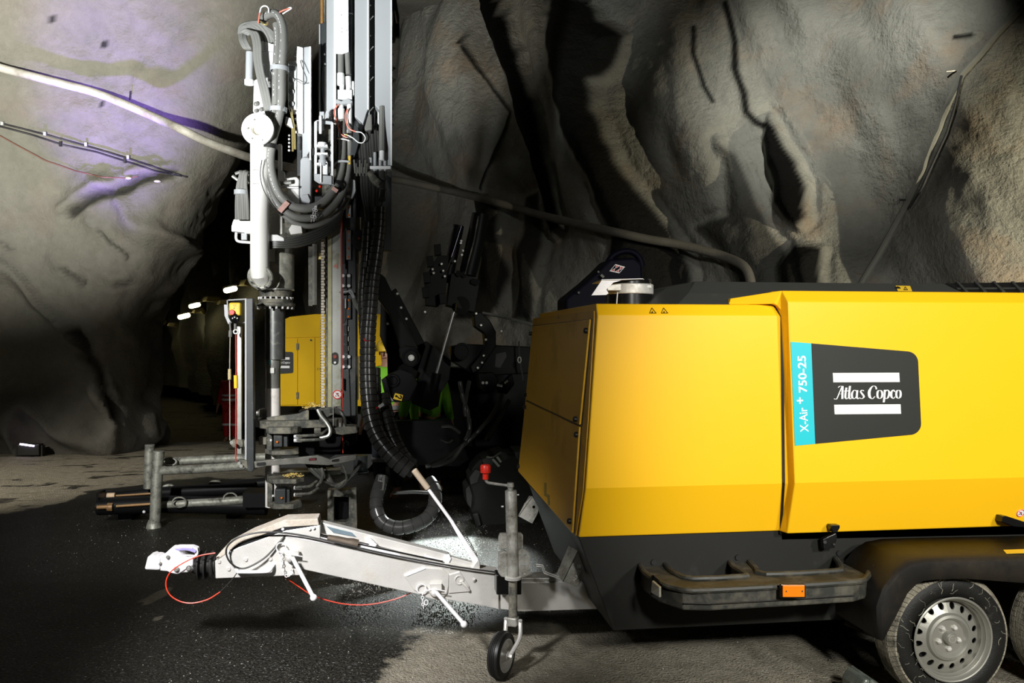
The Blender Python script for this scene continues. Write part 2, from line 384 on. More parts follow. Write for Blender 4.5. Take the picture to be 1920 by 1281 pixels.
CRACKS = [([(1338, -10), (1352, 60), (1353, 112), (1370, 160), (1375, 195), (1392, 215), (1412, 222)], 5),
          ([(1284, 40), (1284, 90), (1300, 150), (1318, 180)], 2.2), ([(1790, 72), (1812, 70), (1822, 68)], 3),
          ([(860, 80), (880, 130), (925, 200), (905, 300), (880, 350)], 1.6)]
def wet_shade_right(px, py, X, Y, z, s):
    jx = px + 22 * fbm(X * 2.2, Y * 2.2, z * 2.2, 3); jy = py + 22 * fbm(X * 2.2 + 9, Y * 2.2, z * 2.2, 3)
    wet = np.zeros_like(px); rec = np.zeros_like(px)  # wet: painted voids and shade, plus faint stains
    for poly, a, dep in SHADE_STAINS:
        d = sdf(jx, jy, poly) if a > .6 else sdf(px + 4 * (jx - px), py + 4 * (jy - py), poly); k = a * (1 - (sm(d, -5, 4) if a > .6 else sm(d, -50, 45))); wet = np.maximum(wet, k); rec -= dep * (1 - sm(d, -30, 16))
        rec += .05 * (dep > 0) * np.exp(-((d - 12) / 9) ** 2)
    for ln, w in CRACKS:
        d = pld(px + 6 * fbm(X * 3, Y * 3, z * 3, 3), py, ln); wet = np.maximum(wet, .97 * (1 - sm(d, w * .5, w * 1.4 + 3))); rec -= .03 * (1 - sm(d, 0, w * 2.5))
    return wet, rec
def disp_right(s, z, X, Y):
    w = s + .42 * z
    d = 1.5 * fbm(w * .62, z * .25, z * 0, 2) + .5 * fbm(w * 1.6 + 40, z * .6, z * 0, 2) + .07 * fbm(w * 3.6, z * 2.0, z * 0 + 7, 3)
    d = d * (1 - .6 * sm(s, 44, 47)) + .035 * fbm(s * 7, z * 7, z * 0 + 3, 4)
    return d
ZF = np.concatenate([np.arange(-.15, 6.4, .027), np.arange(6.45, 8.6, .3)])
RPATH = [(-13, 48), (-9, 36), (-5, 26), (-2.7, 19), (-1.0, 15.0), (.2, 12.9), (2.0, 11.0), (4.0, 9.0), (5.7, 7.5), (8.2, 5.9), (10.5, 2), (11, -5)]
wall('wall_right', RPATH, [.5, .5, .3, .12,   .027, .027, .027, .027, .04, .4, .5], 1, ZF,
     lambda z: .055 * np.maximum(0, z - 1.5) ** 1.9, disp_right, ROCKR, wet_shade_right)
def disp_left(s, z, X, Y):
    d =   .45 * fbm(X * .45, z * .5, Y * .3, 3) + .26 * fbm(X * 1.3, z * 1.4, Y, 4) + .07 * fbm(X * 5, z * 5, Y * 5, 4)
    r = np.abs(fbm(X * .8 + 3, z * .8 + .6 * X, Y * .5, 3)); return d + .22 * np.exp(-(r / .05) ** 2) * sm(z, 5, 2.5)
LEDGES = [([(130, 402), (160, 385), (215, 355), (270, 332), (330, 325)], 12, -.14, .85), ([(128, 626), (150, 650), (185, 700), (215, 780)], 13, -.28, .75),
          ([(118, 505), (135, 520), (145, 525)], 8, -.12, .5), ([(185, 438), (232, 480)], 5, -.1, .7), ([(0, 455), (25, 470)], 4, -.08, .5), ([(212, 535), (250, 532)], 6, -.12, .6)]
def wet_shade_left(px, py, X, Y, z, s):
    jx = px + 22 * fbm(X * 3, Y * 3, z * 3, 4); jy = py + 22 * fbm(X * 3 + 9, Y * 3, z * 3, 4)
    wet = .55 * (1 - sm(sdf(jx, jy, [(-60, 700), (60, 690), (170, 700), (215, 790), (230, 900), (-60, 900)]), -60, 20))  # low left corner darkened in colour where the light fades out
    rec = np.zeros_like(px)
    for ln, w, dep, a in LEDGES:
        d = pld(jx, jy, ln); wet = np.maximum(wet, a * (1 - sm(d, w * .2, w))); rec += dep * (1 - sm(d, 0, w * 1.4))
        d2 = pld(jx + 16, jy + 16, ln); rec += .07 * np.exp(-(d2 / 12) ** 2)
    for x, y, r in ((136, 35, 3.5), (188, 194, 3.5), (95, 34, 5), (190, 80, 5)):
        wet = np.maximum(wet, .9 * (1 - sm(np.hypot(px - x, py - y), r, r * 1.6)))
    return wet, rec
ZL = np.concatenate([np.arange(-.15, 7.4, .045), np.arange(7.5, 8.6, .3)])
wall('wall_left', [(-10, -8), (-9.6, 0), (-9.0, 6), (-8.4, 10.5), (-7.2, 13.0), (-5.6, 13.45), (-4.15, 13.3), (-3.95, 14.6), (-5.2, 18), (-8.2, 25), (-12, 34), (-18, 46)],
     [.6, .5, .2, .06, .045, .045, .045, .08, .2, .5, .8], -1, ZL, lambda z: .05 * np.maximum(0, z - 2.0) ** 1.9, disp_left, ROCKL, wet_shade_left,
     shear=lambda X, Y, z: .42 * np.maximum(0, z - 1.9) * sm(X, -8, -4.5) * sm(Y, 24, 14))
wall('wall_back', [(-10, -7.6), (-4, -8.4), (4, -8.2), (11, -4.6)], [.4], -1, np.arange(-.15, 8.6, .35), lambda z: .05 * np.maximum(0, z - 2) ** 1.9,
     lambda s, z, X, Y: .6 * fbm(X * .6, Y, z * .6, 3), ROCKL, lambda px, py, X, Y, z, s: (px * 0, px * 0))
wall('wall_end', [(-20, 44), (-15, 46), (-9, 45)], [.4], -1, np.arange(-1.4, 8.6, .35), lambda z: .05 * np.maximum(0, z - 2) ** 1.9,
     lambda s, z, X, Y: .6 * fbm(X * .6, Y, z * .6, 3), ROCKL, lambda px, py, X, Y, z, s: (px * 0, px * 0))
gx, gy = np.meshgrid(np.arange(-20, 13, .45), np.arange(-10, 50, .45), indexing='ij')
cz = 7.6 + .9 * fbm(gx * .5, gy * .5, gx * 0, 4) - .035 * (gx - 0) ** 2 * (gy < 12) - .0 * gx
grid_obj('ceiling', np.stack([gx.ravel(), gy.ravel(), np.maximum(cz, 5.9).ravel()], 1), gx.shape[0], gx.shape[1], ROCKR, {'wet': cz.ravel() * 0 + .3})
# ---- floor
def floor_material():
    m = bpy.data.materials.new('wet_asphalt'); m.use_nodes = True; nt = m.node_tree; L = nt.links.new; p = nt.nodes['Principled BSDF']
    tc = nd(nt, 'ShaderNodeTexCoord')
    def noise(s, d=5, r=.6, t='ShaderNodeTexNoise'):
        n = nd(nt, t); n.inputs['Scale'].default_value = s
        if t == 'ShaderNodeTexNoise': n.inputs['Detail'].default_value = d; n.inputs['Roughness'].default_value = r
        L(tc.outputs['Object'], n.inputs['Vector']); return n
    def rng(f, a, b, lo=0., hi=1.):
        r = nd(nt, 'ShaderNodeMapRange'); L(f, r.inputs[0]); r.inputs[1].default_value = a; r.inputs[2].default_value = b; r.inputs[3].default_value = lo; r.inputs[4].default_value = hi; return r.outputs[0]
    def mixc(f, a, b):
        x = nd(nt, 'ShaderNodeMix', data_type='RGBA'); L(f, x.inputs[0])
        for k, v in ((6, a), (7, b)):
            if isinstance(v, tuple): x.inputs[k].default_value = list(v) + [1]
            else: L(v, x.inputs[k])
        return x.outputs[2]
    fine = noise(70, 3).outputs['Fac']; mid = noise(11, 6, .7).outputs['Fac']
    dark = mixc(rng(fine, .42, .62), (.004, .004, .0032), (.036, .033, .024))
    sp = noise(160, 0, 0, 'ShaderNodeTexVoronoi'); dark = mixc(rng(sp.outputs['Distance'], .0, .16, .5, 0), dark, (.16, .15, .12))
    dry = mixc(rng(mid, .3, .7), (.36, .33, .26), (.19, .17, .125)); dry = mixc(rng(fine, .55, .72, 0, .6), dry, (.05, .045, .035))
    at_ = nd(nt, 'ShaderNodeAttribute', attribute_name='dry'); ad = nd(nt, 'ShaderNodeMath', operation='ADD'); L(at_.outputs['Fac'], ad.inputs[0])
    L(rng(mid, .25, .75, -.28, .28), ad.inputs[1]); f = rng(ad.outputs[0], .38, .62)
    sa = nd(nt, 'ShaderNodeAttribute', attribute_name='glare'); glint_grit = noise(60, 3, .8).outputs['Fac']
    s2 = nd(nt, 'ShaderNodeMath', operation='ADD'); L(rng(glint_grit, .25, .75, -1.1, 1.1), s2.inputs[0]); L(sa.outputs['Fac'], s2.inputs[1])
    base = mixc(f, dark, dry); L(mixc(rng(s2.outputs[0], .45, .8), base, (.34, .36, .35)), p.inputs['Base Color'])
    L(rng(f, 0, 1, .42, .8), p.inputs['Roughness']); p.inputs['Specular IOR Level'].default_value = .22
    b = nd(nt, 'ShaderNodeBump'); b.inputs['Strength'].default_value = 1; b.inputs['Distance'].default_value = .03
    L(fine, b.inputs['Height']); L(b.outputs[0], p.inputs['Normal']); return m
xs = np.concatenate([np.arange(-20, -7, .5), np.arange(-7, 7, .05), np.arange(7, 13, .5)])
ys = np.concatenate([np.arange(-10, 2, .5), np.arange(2, 15, .05), np.arange(15, 50, .4)])
gx, gy = np.meshgrid(xs, ys, indexing='ij'); X, Y = gx.ravel(), gy.ravel()
Z = .035 * fbm(X * .7, Y * .7, X * 0, 3) * sm(np.hypot(X, Y - 5), 1, 9) + .012 * fbm(X * 4, Y * 4, X * 0, 3)
Z = Z - .85 * sm(Y, 13.2, 23) + .25 * sm(Y, 24, 44)
px, py = topx(np.stack([X, Y, X * 0], 1)); jx = px + 60 * fbm(X * 1.6, Y * 1.6, X * 0, 4); jy = py + 26 * fbm(X * 1.6 + 7, Y * 1.6, X * 0, 4)
dry = np.zeros_like(px)
for poly, a, e in (([(-900, 700), (1300, 700), (900, 862), (470, 893), (300, 905), (190, 920), (120, 945), (0, 958), (-900, 985)], 1, 7),
                   ([(690, 1300), (700, 1240), (800, 1185), (960, 1160), (1200, 1170), (1500, 1180), (1700, 1180), (2600, 1180), (3000, 4000), (650, 4000)], .8, 45),
                   ([(262, 1128), (300, 1108), (330, 1098), (322, 1110), (275, 1136)], 1.25, 4), ([(282, 1163), (300, 1157), (303, 1162), (285, 1167)], 1.1, 3),
                   ([(735, 1190), (790, 1178), (850, 1186), (820, 1204), (750, 1205)], .55, 9)):
    dry = np.maximum(dry, a * (1 - sm(sdf(jx if e > 5 else px, jy if e > 5 else py, poly), -e, e)))
glare = np.zeros_like(px)  # wet glare painted into the floor colour as pale speckled patches
for poly, a in (([(742, 1062), (735, 1030), (770, 1000), (815, 975), (850, 955), (905, 962), (918, 980), (900, 1010), (905, 1040), (880, 1075), (800, 1075)], 1), ([(770, 1190), (790, 1150), (840, 1110), (895, 1110), (900, 1150), (865, 1185), (810, 1196)], .9),
                ([(630, 1190), (650, 1090), (740, 1090), (730, 1130), (690, 1175)], .30)):
    glare = np.maximum(glare, a * (1 - sm(sdf(px + .5 * (jx - px), py + .5 * (jy - py), poly), -22, 8)))
dry = dry * (1 - .6 * (fbm(X * 2.5, Y * 9, X * 0, 3) > .16) * (py < 960))
floor = grid_obj('floor', np.stack([X, Y, Z], 1), len(xs), len(ys), floor_material(), {'dry': dry, 'glare': glare})
# ================================================================== THE COMPRESSOR TRAILER IN FRONT
YH, YD = 3.91, 3.84                                  # crease planes of the front hood and of the proud side door
YC = YH + .86
comp = thing('compressor_trailer', 'large yellow towable air compressor on a galvanised drawbar in the foreground', 'compressor', (2.6, YC, 0))
XE = 5.25                                            # rear end, outside the frame
def zof(px, py, Y): return at(px, py, Y).z
# hood: cross-section (front px, Y)
hs = [(1117.5, 569.5, YH + .075), (1120, 591, YH + .03), (1098, 916, YH), (1085, 1008, YH + .085)]
Hn = [at(*t) for t in hs]; XD = at(1470, 800, YH).x
far = lambda p: Vector((p.x, 2 * YC - p.y, p.z))
top_in = Vector((Hn[0].x + .005, Hn[0].y + .06, Hn[0].z))
loop = Hn + [far(p) for p in reversed(Hn)]
back = [Vector((XD + .18, p.y, p.z)) for p in loop]
b = B(); n = len(loop)
b.add(loop + back, [tuple(range(n)), tuple(range(2 * n - 1, n - 1, -1))] + [(i, i + n, (i + 1) % n + n, (i + 1) % n) for i in range(n)])
hood = b.obj('front_hood', YEL, comp, bevel=.006)
# front end plate with two access panels
fn = (Hn[2] - Hn[1]).cross(Vector((0, 1, 0))).normalized()
if fn.x > 0: fn = -fn
def fp(px, py): return onp(px, py, Hn[1], fn)
def fpl(pts, th, off=0.): return B().prism([fp(x, y) + fn * off for x, y in pts], fn * th)
ins = [(1003, 612), (1111, 599.5), (1092, 797), (990, 750)]
ins2 = [(989.5, 753), (1091.5, 801), (1078, 1000), (975.5, 884)]
fpl([(1001, 597), (1115, 583), (1115, 600), (1103, 800), (1094, 925), (1081, 1005), (973, 884), (986, 752)], .004).obj('front_frame', YELB, comp)
def grow(P, k):
    cx = sum(a for a, _ in P) / 4; cy_ = sum(b_ for _, b_ in P) / 4; return [(a + k * (1 if a > cx else -1), b_ + k * (1 if b_ > cy_ else -1)) for a, b_ in P]
fpl(grow(ins, 1.4), .003, .004).obj('panel_seam', BLKP, comp); fpl(grow(ins2, 1.4), .003, .004).obj('panel_seam', BLKP, comp)
pu = fpl(ins, .012, .004).obj('front_panel', YELB, comp, bevel=.003)
pl = fpl(ins2, .012, .004).obj('front_panel', YELB, comp, bevel=.003)
for par, q in ((pu, [(1001, 626), (1107, 621), (1087, 787), (991, 741)]), (pl, [(990, 764), (1089, 816), (1076, 978), (978, 875)])):
    for x, y in q:
        c = fp(x, y); B().lathe([(0, .014), (.018, .014), (.022, .009)], c + fn * .012, fn, 12).obj('panel_latch', BLKP, par, smooth=True)
B().prism([fp(x, y) + fn * .017 for x, y in ((1026, 906), (1030, 906), (1030, 926), (1036, 929), (1037, 948), (1033, 948), (1032, 933), (1026, 930))], fn * .001).obj('scuff_mark', M('scuff', (.30, .2, .03), .6), comp)
# door
ds = [(1466, 545, YD + .09), (1477, 566, YD + .035), (1490, 906, YD), (1476, 1001, YD + .09)]
Dn = [at(*t) for t in ds]
zt = Dn[0].z
b = B(); th = .09
out = [p for p in Dn]; inn = [Vector((p.x - .02, p.y + th, p.z)) for p in Dn]
sec0 = out + [inn[3], inn[0]]
sec1 = [Vector((XE, p.y, p.z)) for p in sec0]; n = len(sec0)
b.add(sec0 + sec1, [tuple(range(n)), tuple(range(2 * n - 1, n - 1, -1))] + [(i, i + n, (i + 1) % n + n, (i + 1) % n) for i in range(n)])
door = b.obj('side_door', YEL, comp, bevel=.006)
# yellow hook at the door's upper left running back over the roof edge
b = B(); b.prism([at(1466, 545, YD + .09), at(1370, 560, YD + .22), at(1366, 571, YD + .22), at(1372, 572, YD + .2), at(1451, 570, YD + .10), at(1458, 573, YD + .10), at(1466, 585, YD + .09)], (0, .03, 0))
b.obj('door_flange', YEL, comp, bevel=.003)
gp_ = [(1449, 572.5, YH + .07), (1456, 573.5, YH + .07), (1469, 592, YH + .022), (1472, 905, YH - .006), (1466, 1002, YH + .08), (1462, 1002, YH + .08), (1467, 905, YH - .006), (1464, 594, YH + .022)]
B().add([at(*q) for q in gp_], [(0, 1, 2, 7), (7, 2, 3, 6), (6, 3, 4, 5)]).obj('door_gap', BLKP, comp)
# far door and rear
b = B(); f0 = [far(p) for p in sec0]; f1 = [far(p) for p in sec1]
b.add(f0 + f1, [tuple(range(n)), tuple(range(2 * n - 1, n - 1, -1))] + [(i, i + n, (i + 1) % n + n, (i + 1) % n) for i in range(n)]); b.obj('far_door', YEL, comp, bevel=.006)
b = B(); rl = [Vector((XD + .18, p.y, p.z)) for p in [Dn[0] + Vector((0, .1, 0)), Dn[2] + Vector((0, .1, 0)), Dn[3] + Vector((0, .1, 0))]]
rl = rl + [far(p) for p in reversed(rl)]; b.prism(rl, (XE - XD - .19, 0, 0)); b.obj('inner_body', SKIRT, comp)
# roof cover
ztop = zof(1303, 527.5, 4.3)
z1 = zof(1290, 550, YH + .22)
r0 = [(at(1213, 571, YH + .14)), (at(1248.6, 539, 4.4)), at(1303, 527.5, 4.45)]
zl = at(1269, 571, YH + .14).z
xs_ = [at(1269, 570, YH + .14).x, at(1290, 550, YH + .25).x, at(1303, 528, YH + .42).x]
sec = [(YH + .14, zl - .05), (YH + .14, zl), (YH + .25, at(1290, 550, YH + .25).z), (YH + .42, at(1303, 528, YH + .42).z), (YC, at(1303, 528, YH + .42).z + .005)]
sec = sec + [(2 * YC - y, z) for y, z in reversed(sec[:-1])]
xf = [xs_[0] - .02, xs_[0], xs_[1], xs_[2], xs_[2]]; xf = xf + list(reversed(xf[:-1]))
# sloped nose of the roof towards the drawbar
b = B(); S0 = [Vector((x, y, z)) for (y, z), x in zip(sec, xf)]; S1 = [Vector((XE, y, z)) for y, z in sec]; n = len(sec)
nose = [at(1213, 571, YH + .45), Vector((at(1248, 571, YH + .6).x, YC, zl - .02))]
b.add(S0 + S1, [(i, i + n, (i + 1) % n + n, (i + 1) % n) for i in range(n - 1)] + [tuple(range(n, 2 * n)), tuple(range(n - 1, -1, -1))])
roof = b.obj('roof_cover', ROOF, comp, bevel=.004)
b = B(); a0 = at(1213, 572, YH + .40); a1 = at(1249, 539.5, YH + .55); a2 = at(1303, 528, YH + .44); a3 = Vector((a1.x, 2 * YC - a1.y, a1.z)); a4 = Vector((a0.x, 2 * YC - a0.y, a0.z)); a5 = Vector((a2.x, 2 * YC - a2.y, a2.z))
c0 = at(1269, 571.5, YH + .14); c1 = at(1290, 550, YH + .25)
V = [a0, a1, a2, c1, c0, a4, a3, a5, Vector((c0.x, 2 * YC - c0.y, c0.z)), Vector((c1.x, 2 * YC - c1.y, c1.z))]
b.add(V, [(0, 1, 3, 4), (1, 2, 3), (1, 6, 7, 2), (0, 5, 6, 1), (5, 8, 9, 6), (6, 9, 7), (2, 7, 9, 3), (3, 9, 8, 4), (0, 4, 8, 5)]); b.obj('roof_nose', ROOF, comp)
# grille in the roof shoulder: black slots with slanted slats
g0, g1 = sec[2], sec[3]
def shoulder(px, py, off=.0):
    nn = Vector((0, -(g1[1] - g0[1]), (g1[0] - g0[0]))).normalized(); return onp(px, py, (0, g0[0], g0[1]), nn) + nn * off
grl = B().add([shoulder(1770, 532.5, .004), shoulder(1925, 530.5, .004), shoulder(1925, 551.5, .004), shoulder(1806, 549.5, .004)], [(0, 1, 2, 3)]).obj('roof_grille', BLKP, comp)
for k in range(6):
    x = 1790 + k * 34.5
    B().prism([shoulder(x, 532, .003), shoulder(x + 5, 532, .003), shoulder(x + 24, 551, .003), shoulder(x + 18, 551, .003)], Vector((0, -.008, .01))).obj('slat', ROOF, grl)
B().prism([shoulder(1792, 542, .003), shoulder(1925, 541, .003), shoulder(1925, 543, .003), shoulder(1795, 544, .003)], Vector((0, -.003, .004))).obj('grille_bar', ROOF, grl)
# labels on the roof shoulder
lab = B().prism([shoulder(1679, 537, .003), shoulder(1706, 537.5, .003), shoulder(1710, 547.5, .003), shoulder(1683, 547, .003)], (0, -.001, .001)).obj('warning_sticker', YST, comp)
B().lathe([(0, .012), (.001, .012)], shoulder(1684, 542, .006), (0, -.7, .7), 16).obj('sticker_dot', BLKP, lab)
def tri(c, s, par, f, w=.16):
    o = [(c[0] - s * .62, c[1] + s * .5), (c[0] - s * .2, c[1] - s * .5), (c[0] + s * .62, c[1] + s * .5)]
    m = (sum(p[0] for p in o) / 3, sum(p[1] for p in o) / 3); i = [(m[0] + (x - m[0]) * (1 - 2.1 * w), m[1] + (y - m[1]) * (1 - 2.1 * w)) for x, y in o]
    B().add([f(x, y, .003) for x, y in o + i], [(0, 1, 4, 3), (1, 2, 5, 4), (2, 0, 3, 5)]).obj('warning_triangle_outline', BLKP, par)
    B().add([f(m[0] - s * .16, m[1] + s * .22, .003), f(m[0] - s * .04, m[1] - s * .1, .003), f(m[0] + s * .1, m[1] + s * .2, .003)], [(0, 1, 2)]).obj('warning_triangle_symbol', BLKP, par)
tri((1698, 542.5), 7, lab, lambda x, y, o: shoulder(x, y, .006))
nch = (Hn[0] - Hn[1]).cross(Vector((1, 0, 0))).normalized(); nch = nch if nch.y < 0 else -nch
for x in (1224, 1246): tri((x, 583), 11, comp, lambda a, c, o: onp(a, c, Hn[1], nch) + nch * .004, .11)
tri((1049.5, 592.5), 9, comp, lambda a, c, o: fp(1049.5 + (a - 1049.5) * .35, c) + fn * .008, .12)
# exhaust / intake stack with clamp band and bent flap
sx = at(1179, 570, 4.5); st = B()
st.lathe([(-.15, .125), (.115, .125), (.12, .12), (.12, .10)], Vector((sx.x, 4.5, zof(1179, 566, 4.5))), (0, 0, 1), 36)
stack = st.obj('air_stack', BLKG, comp, smooth=True); zb = zof(1179, 543, 4.5)
B().lathe([(-.028, .128), (-.024, .132), (.022, .132), (.026, .128)], Vector((sx.x, 4.5, zb)), (0, 0, 1), 40).obj('clamp_band', ZINC, stack, smooth=True)
b = B().pp([(1139, 534), (1165, 532), (1165, 545), (1139, 545)], 4.36, .02); b.obj('clamp_bracket', ZINC, stack, bevel=.003)
b = B().pp([(1212, 533), (1220, 532), (1220, 546), (1212, 546)], 4.42, .04).cyl(at(1208, 538, 4.4), at(1220, 538, 4.4), .012, 10); b.obj('clamp_bolt', ZINC, stack)
b = B(); p = [at(1128, 526, 4.30), at(1109, 554, 4.30), at(1137, 553, 4.30), at(1141, 550, 4.30), at(1137, 543, 4.30), at(1150, 530, 4.30), at(1165, 526, 4.30)]
b.prism(p, (0, .004, 0)); q = [at(1128, 525.5, 4.30), at(1205, 523.5, 4.36), at(1214, 528, 4.46)]
b.prism([q[0], q[1], q[2], q[2] + Vector((-.05, .18, .0)), q[0] + Vector((0.02, .3, 0))], (0, 0, .004)); b.obj('rain_flap', ZINCW, stack)
B().tube([at(1158, 548, 4.36), at(1157, 560, 4.36), at(1156, 573, 4.36)], .003, 6).obj('drain_wire', WHT, stack)
# ---- printed plate on the door
upn = (Dn[1] - Dn[2]).cross(Vector((1, 0, 0))).normalized(); upn = upn if upn.y < 0 else -upn
def dp(px, py, off=.002): return onp(px, py, Dn[1], upn) + upn * off
def flat(pts, name, mat, off=.002, par=comp): return B().prism([dp(x, y, off) for x, y in pts], upn * .0008).obj(name, mat, par)
def arc(c, r, a0, a1, k=7): return [(c[0] + r * math.cos(math.radians(a0 + (a1 - a0) * i / k)), c[1] - r * math.sin(math.radians(a0 + (a1 - a0) * i / k))) for i in range(k + 1)]
cy = flat([(1482, 641), (1520.5, 644), (1528, 832.5), (1490, 836)], 'model_strip', CYAN)
pt = flat([(1520.5, 644)] + arc((1700, 680), 21, 84, 3) + arc((1706, 795), 20.5, 2, -82) + [(1528, 832.5)], 'logo_plate', PLATE)
flat([(1560.5, 699.5), (1685, 699), (1686, 716.5), (1561.5, 717)], 'logo_bar', WHT, .004, pt)
flat([(1563, 759), (1687.5, 758), (1688.5, 776), (1564, 777)], 'logo_bar', WHT, .004, pt)
text('model_lettering', 'X-Air', dp(1515.5, 810), dp(1512.5, 764), dp(1500, 811), WHT, cy, bold=.012)
text('model_lettering', '+', dp(1505.5, 757), dp(1505, 745), dp(1493.5, 757.5), WHT, cy, bold=.02)
text('model_lettering', '750-25', dp(1513, 736), dp(1510.5, 667), dp(1497, 736.5), WHT, cy, bold=.02)
W = .031; T_ = .016
AC = [  # "Atlas Copco" drawn on a 0..1 x -0.25..1 grid (x along the word)
 [(.005, .06, T_), (.02, .015, .026), (.045, .06, .018), (.085, .55, T_), (.12, .97, .02)], [(.06, .86, .012), (.085, .97, .02), (.125, .965, .022)], [(.125, .97, W), (.125, .5, W), (.125, .03, W)], [(.06, .36, .013), (.125, .42, .013)],
 [(.182, .86, W), (.172, .5, W), (.170, .14, W), (.188, .02, .02), (.208, .12, .01)], [(.146, .60, .05), (.216, .62, .05)],
 [(.235, .98, W), (.225, .5, W), (.225, .12, W), (.245, .02, .02), (.262, .12, .01)],
 [(.335, .58, .02), (.30, .68, .018), (.268, .45, W), (.27, .15, W), (.30, .03, .02), (.335, .2, .014)], [(.345, .66, W), (.34, .35, W), (.34, .12, W), (.358, .02, .02), (.375, .12, .01)],
 [(.44, .60, .02), (.415, .68, .02), (.395, .56, .026), (.42, .38, .034), (.445, .18, .028), (.415, .03, .02), (.38, .10, .022)],
 [(.63, .72, .024), (.615, .93, .022), (.57, .95, .024), (.525, .6, .042), (.53, .18, .04), (.57, .02, .024), (.61, .2, .014)],
 [(.685, .66, .018), (.655, .6, W), (.645, .35, W), (.655, .1, W), (.685, .03, .018), (.712, .15, .03), (.718, .4, .032), (.705, .6, .028), (.685, .66, .018)],
 [(.755, .68, W), (.752, .2, W), (.742, -.25, W)], [(.76, .5, .014), (.79, .68, .02), (.822, .5, .032), (.81, .15, .03), (.785, .02, .02), (.76, .1, .014)],
 [(.905, .52, .024), (.885, .68, .018), (.855, .5, .034), (.855, .18, .034), (.885, .02, .02), (.91, .16, .012)],
 [(.965, .66, .018), (.938, .6, W), (.928, .35, W), (.94, .1, W), (.965, .03, .018), (.99, .15, .03), (.995, .4, .032), (.985, .6, .028), (.965, .66, .018)]]
strokes('logo_lettering', AC, dp(1562.5, 749), dp(1688, 748), dp(1563, 723.5), WHT, pt, .0028)
# ---- dark base: side skirt, slanted front
yk = YH + .10; K = [at(1085, 1009, yk), at(1150, 1183, yk)]
zk = K[1].z; sl = [K[0], K[1], Vector((XE, yk, zk)), Vector((XE, yk, K[0].z + .02)), Vector((K[0].x + .1, yk, K[0].z + .02))]
B().prism(sl, (0, 2 * (YC - yk), 0)).obj('base_tray', SKIRT, comp, bevel=.004)
B().pp([(1466, 1001), (1930, 986), (1930, 1002), (1466, 1012)], YD + .17, .02).obj('door_seal', BLKP, comp)
# lashing brackets on the slanted front
fb = (K[1] - K[0]).cross(Vector((0, 1, 0))).normalized(); fb = fb if fb.x < 0 else -fb
def bracket(px, Y, txtpx):
    b = B(); b.prism([at(x, y, Y) for x, y in px], (0, .008, 0), [[at(*q, Y) for q in arc(txtpx[1], txtpx[2], 0, 330, 10)]]); o = b.obj('lashing_bracket', ZINCD, comp)
    return o
b1 = bracket([(1083, 1033), (1097, 1060), (1097, 1074), (1084, 1102), (1055, 1091), (1066, 1068)], 4.25, (0, (1085, 1062), 4.5))
B().prism([at(1083, 1033, 4.25), at(1055, 1091, 4.25), at(1044, 1075, 4.33), at(1066, 1024, 4.33)], (.004, 0, 0)).obj('bracket_flange', ZINCD, b1)
text('bracket_lettering', 'ALKO', at(1077, 1092, 4.249), at(1089, 1072, 4.249), at(1072, 1089, 4.249), ZINC, b1, bold=.02)
b2 = bracket([(998, 931), (1010, 953), (1008, 963), (998, 982), (972, 968), (984, 944)], 5.15, (0, (1001, 951), 3))
B().prism([at(998, 931, 5.15), at(972, 968, 5.15), at(972, 966, 5.25), at(992, 930, 5.25)], (.004, 0, 0)).obj('bracket_flange', ZINCD, b2)
text('bracket_lettering', 'ALKO', at(994, 975, 5.149), at(1005, 961, 5.149), at(990, 973, 5.149), ZINC, b2, bold=.02)
B().tube([at(1051, 1083, 4.3), at(1022, 1072, 4.3), at(1018, 1060, 4.3), at(1005, 1058, 4.3), at(1006, 1062, 4.3), at(1016, 1063, 4.3), at(1020, 1075, 4.3), at(1050, 1086, 4.3)], .003, 6).obj('wire_clip', ZINC, comp)
# latches
lt = B().pp([(1559, 985), (1575, 985), (1575, 990), (1570, 999), (1563, 999), (1558, 990)], YD + .03, .04).pp([(1543, 1012), (1550, 1008), (1568, 1000), (1570, 1006), (1565, 1028), (1545, 1030)], YD + .1, .03).obj('door_latch', BLKG, comp, bevel=.003)
B().cyl(at(1547, 1017, YD + .09), at(1547, 1017, YD + .12), .008, 10).cyl(at(1564, 1021, YD + .09), at(1564, 1021, YD + .12), .005, 10).obj('latch_rivet', CHROME, lt)
B().pp([(1880, 968), (1888, 968), (1925, 980), (1930, 990), (1902, 988), (1879, 979)], YD + .02, .05).obj('door_handle', BLKG, comp, bevel=.004)
nl = (Dn[2] - Dn[3]).cross(Vector((1, 0, 0))).normalized(); nl = nl if nl.y < 0 else -nl
pc = onp(1913, 962, Dn[2], nl) + nl * .002
def sign(c, nn, r, par):
    d = B().lathe([(0, r), (.001, r)], c, nn, 28).obj('prohibition_sign', WHT, par)
    B().ring(c + nn * .0012, nn, r * .88, r * .1, 28, 4).obj('sign_ring', RED, d)
    x, y, z = basis(nn); B().prism([c + (x - y) * r * .62 + nn * .002, c + (x - y) * r * .62 + (x + y) * .05 * r + nn * .002, c - (x - y) * r * .62 + (x + y) * .05 * r + nn * .002, c - (x - y) * r * .62 + nn * .002], nn * .0004).obj('sign_bar', RED, d)
    B().box(c + nn * .0013 + y * r * .15, (r * .5, .001, r * .3)).box(c + nn * .0013 - y * r * .25 + x * .2 * r, (r * .3, .001, r * .3)).box(c + nn * .0013 - y * r * .3 - x * .3 * r, (r * .25, .001, r * .2)).obj('sign_symbol', BLKP, d)
sign(pc, nl, .022, comp)
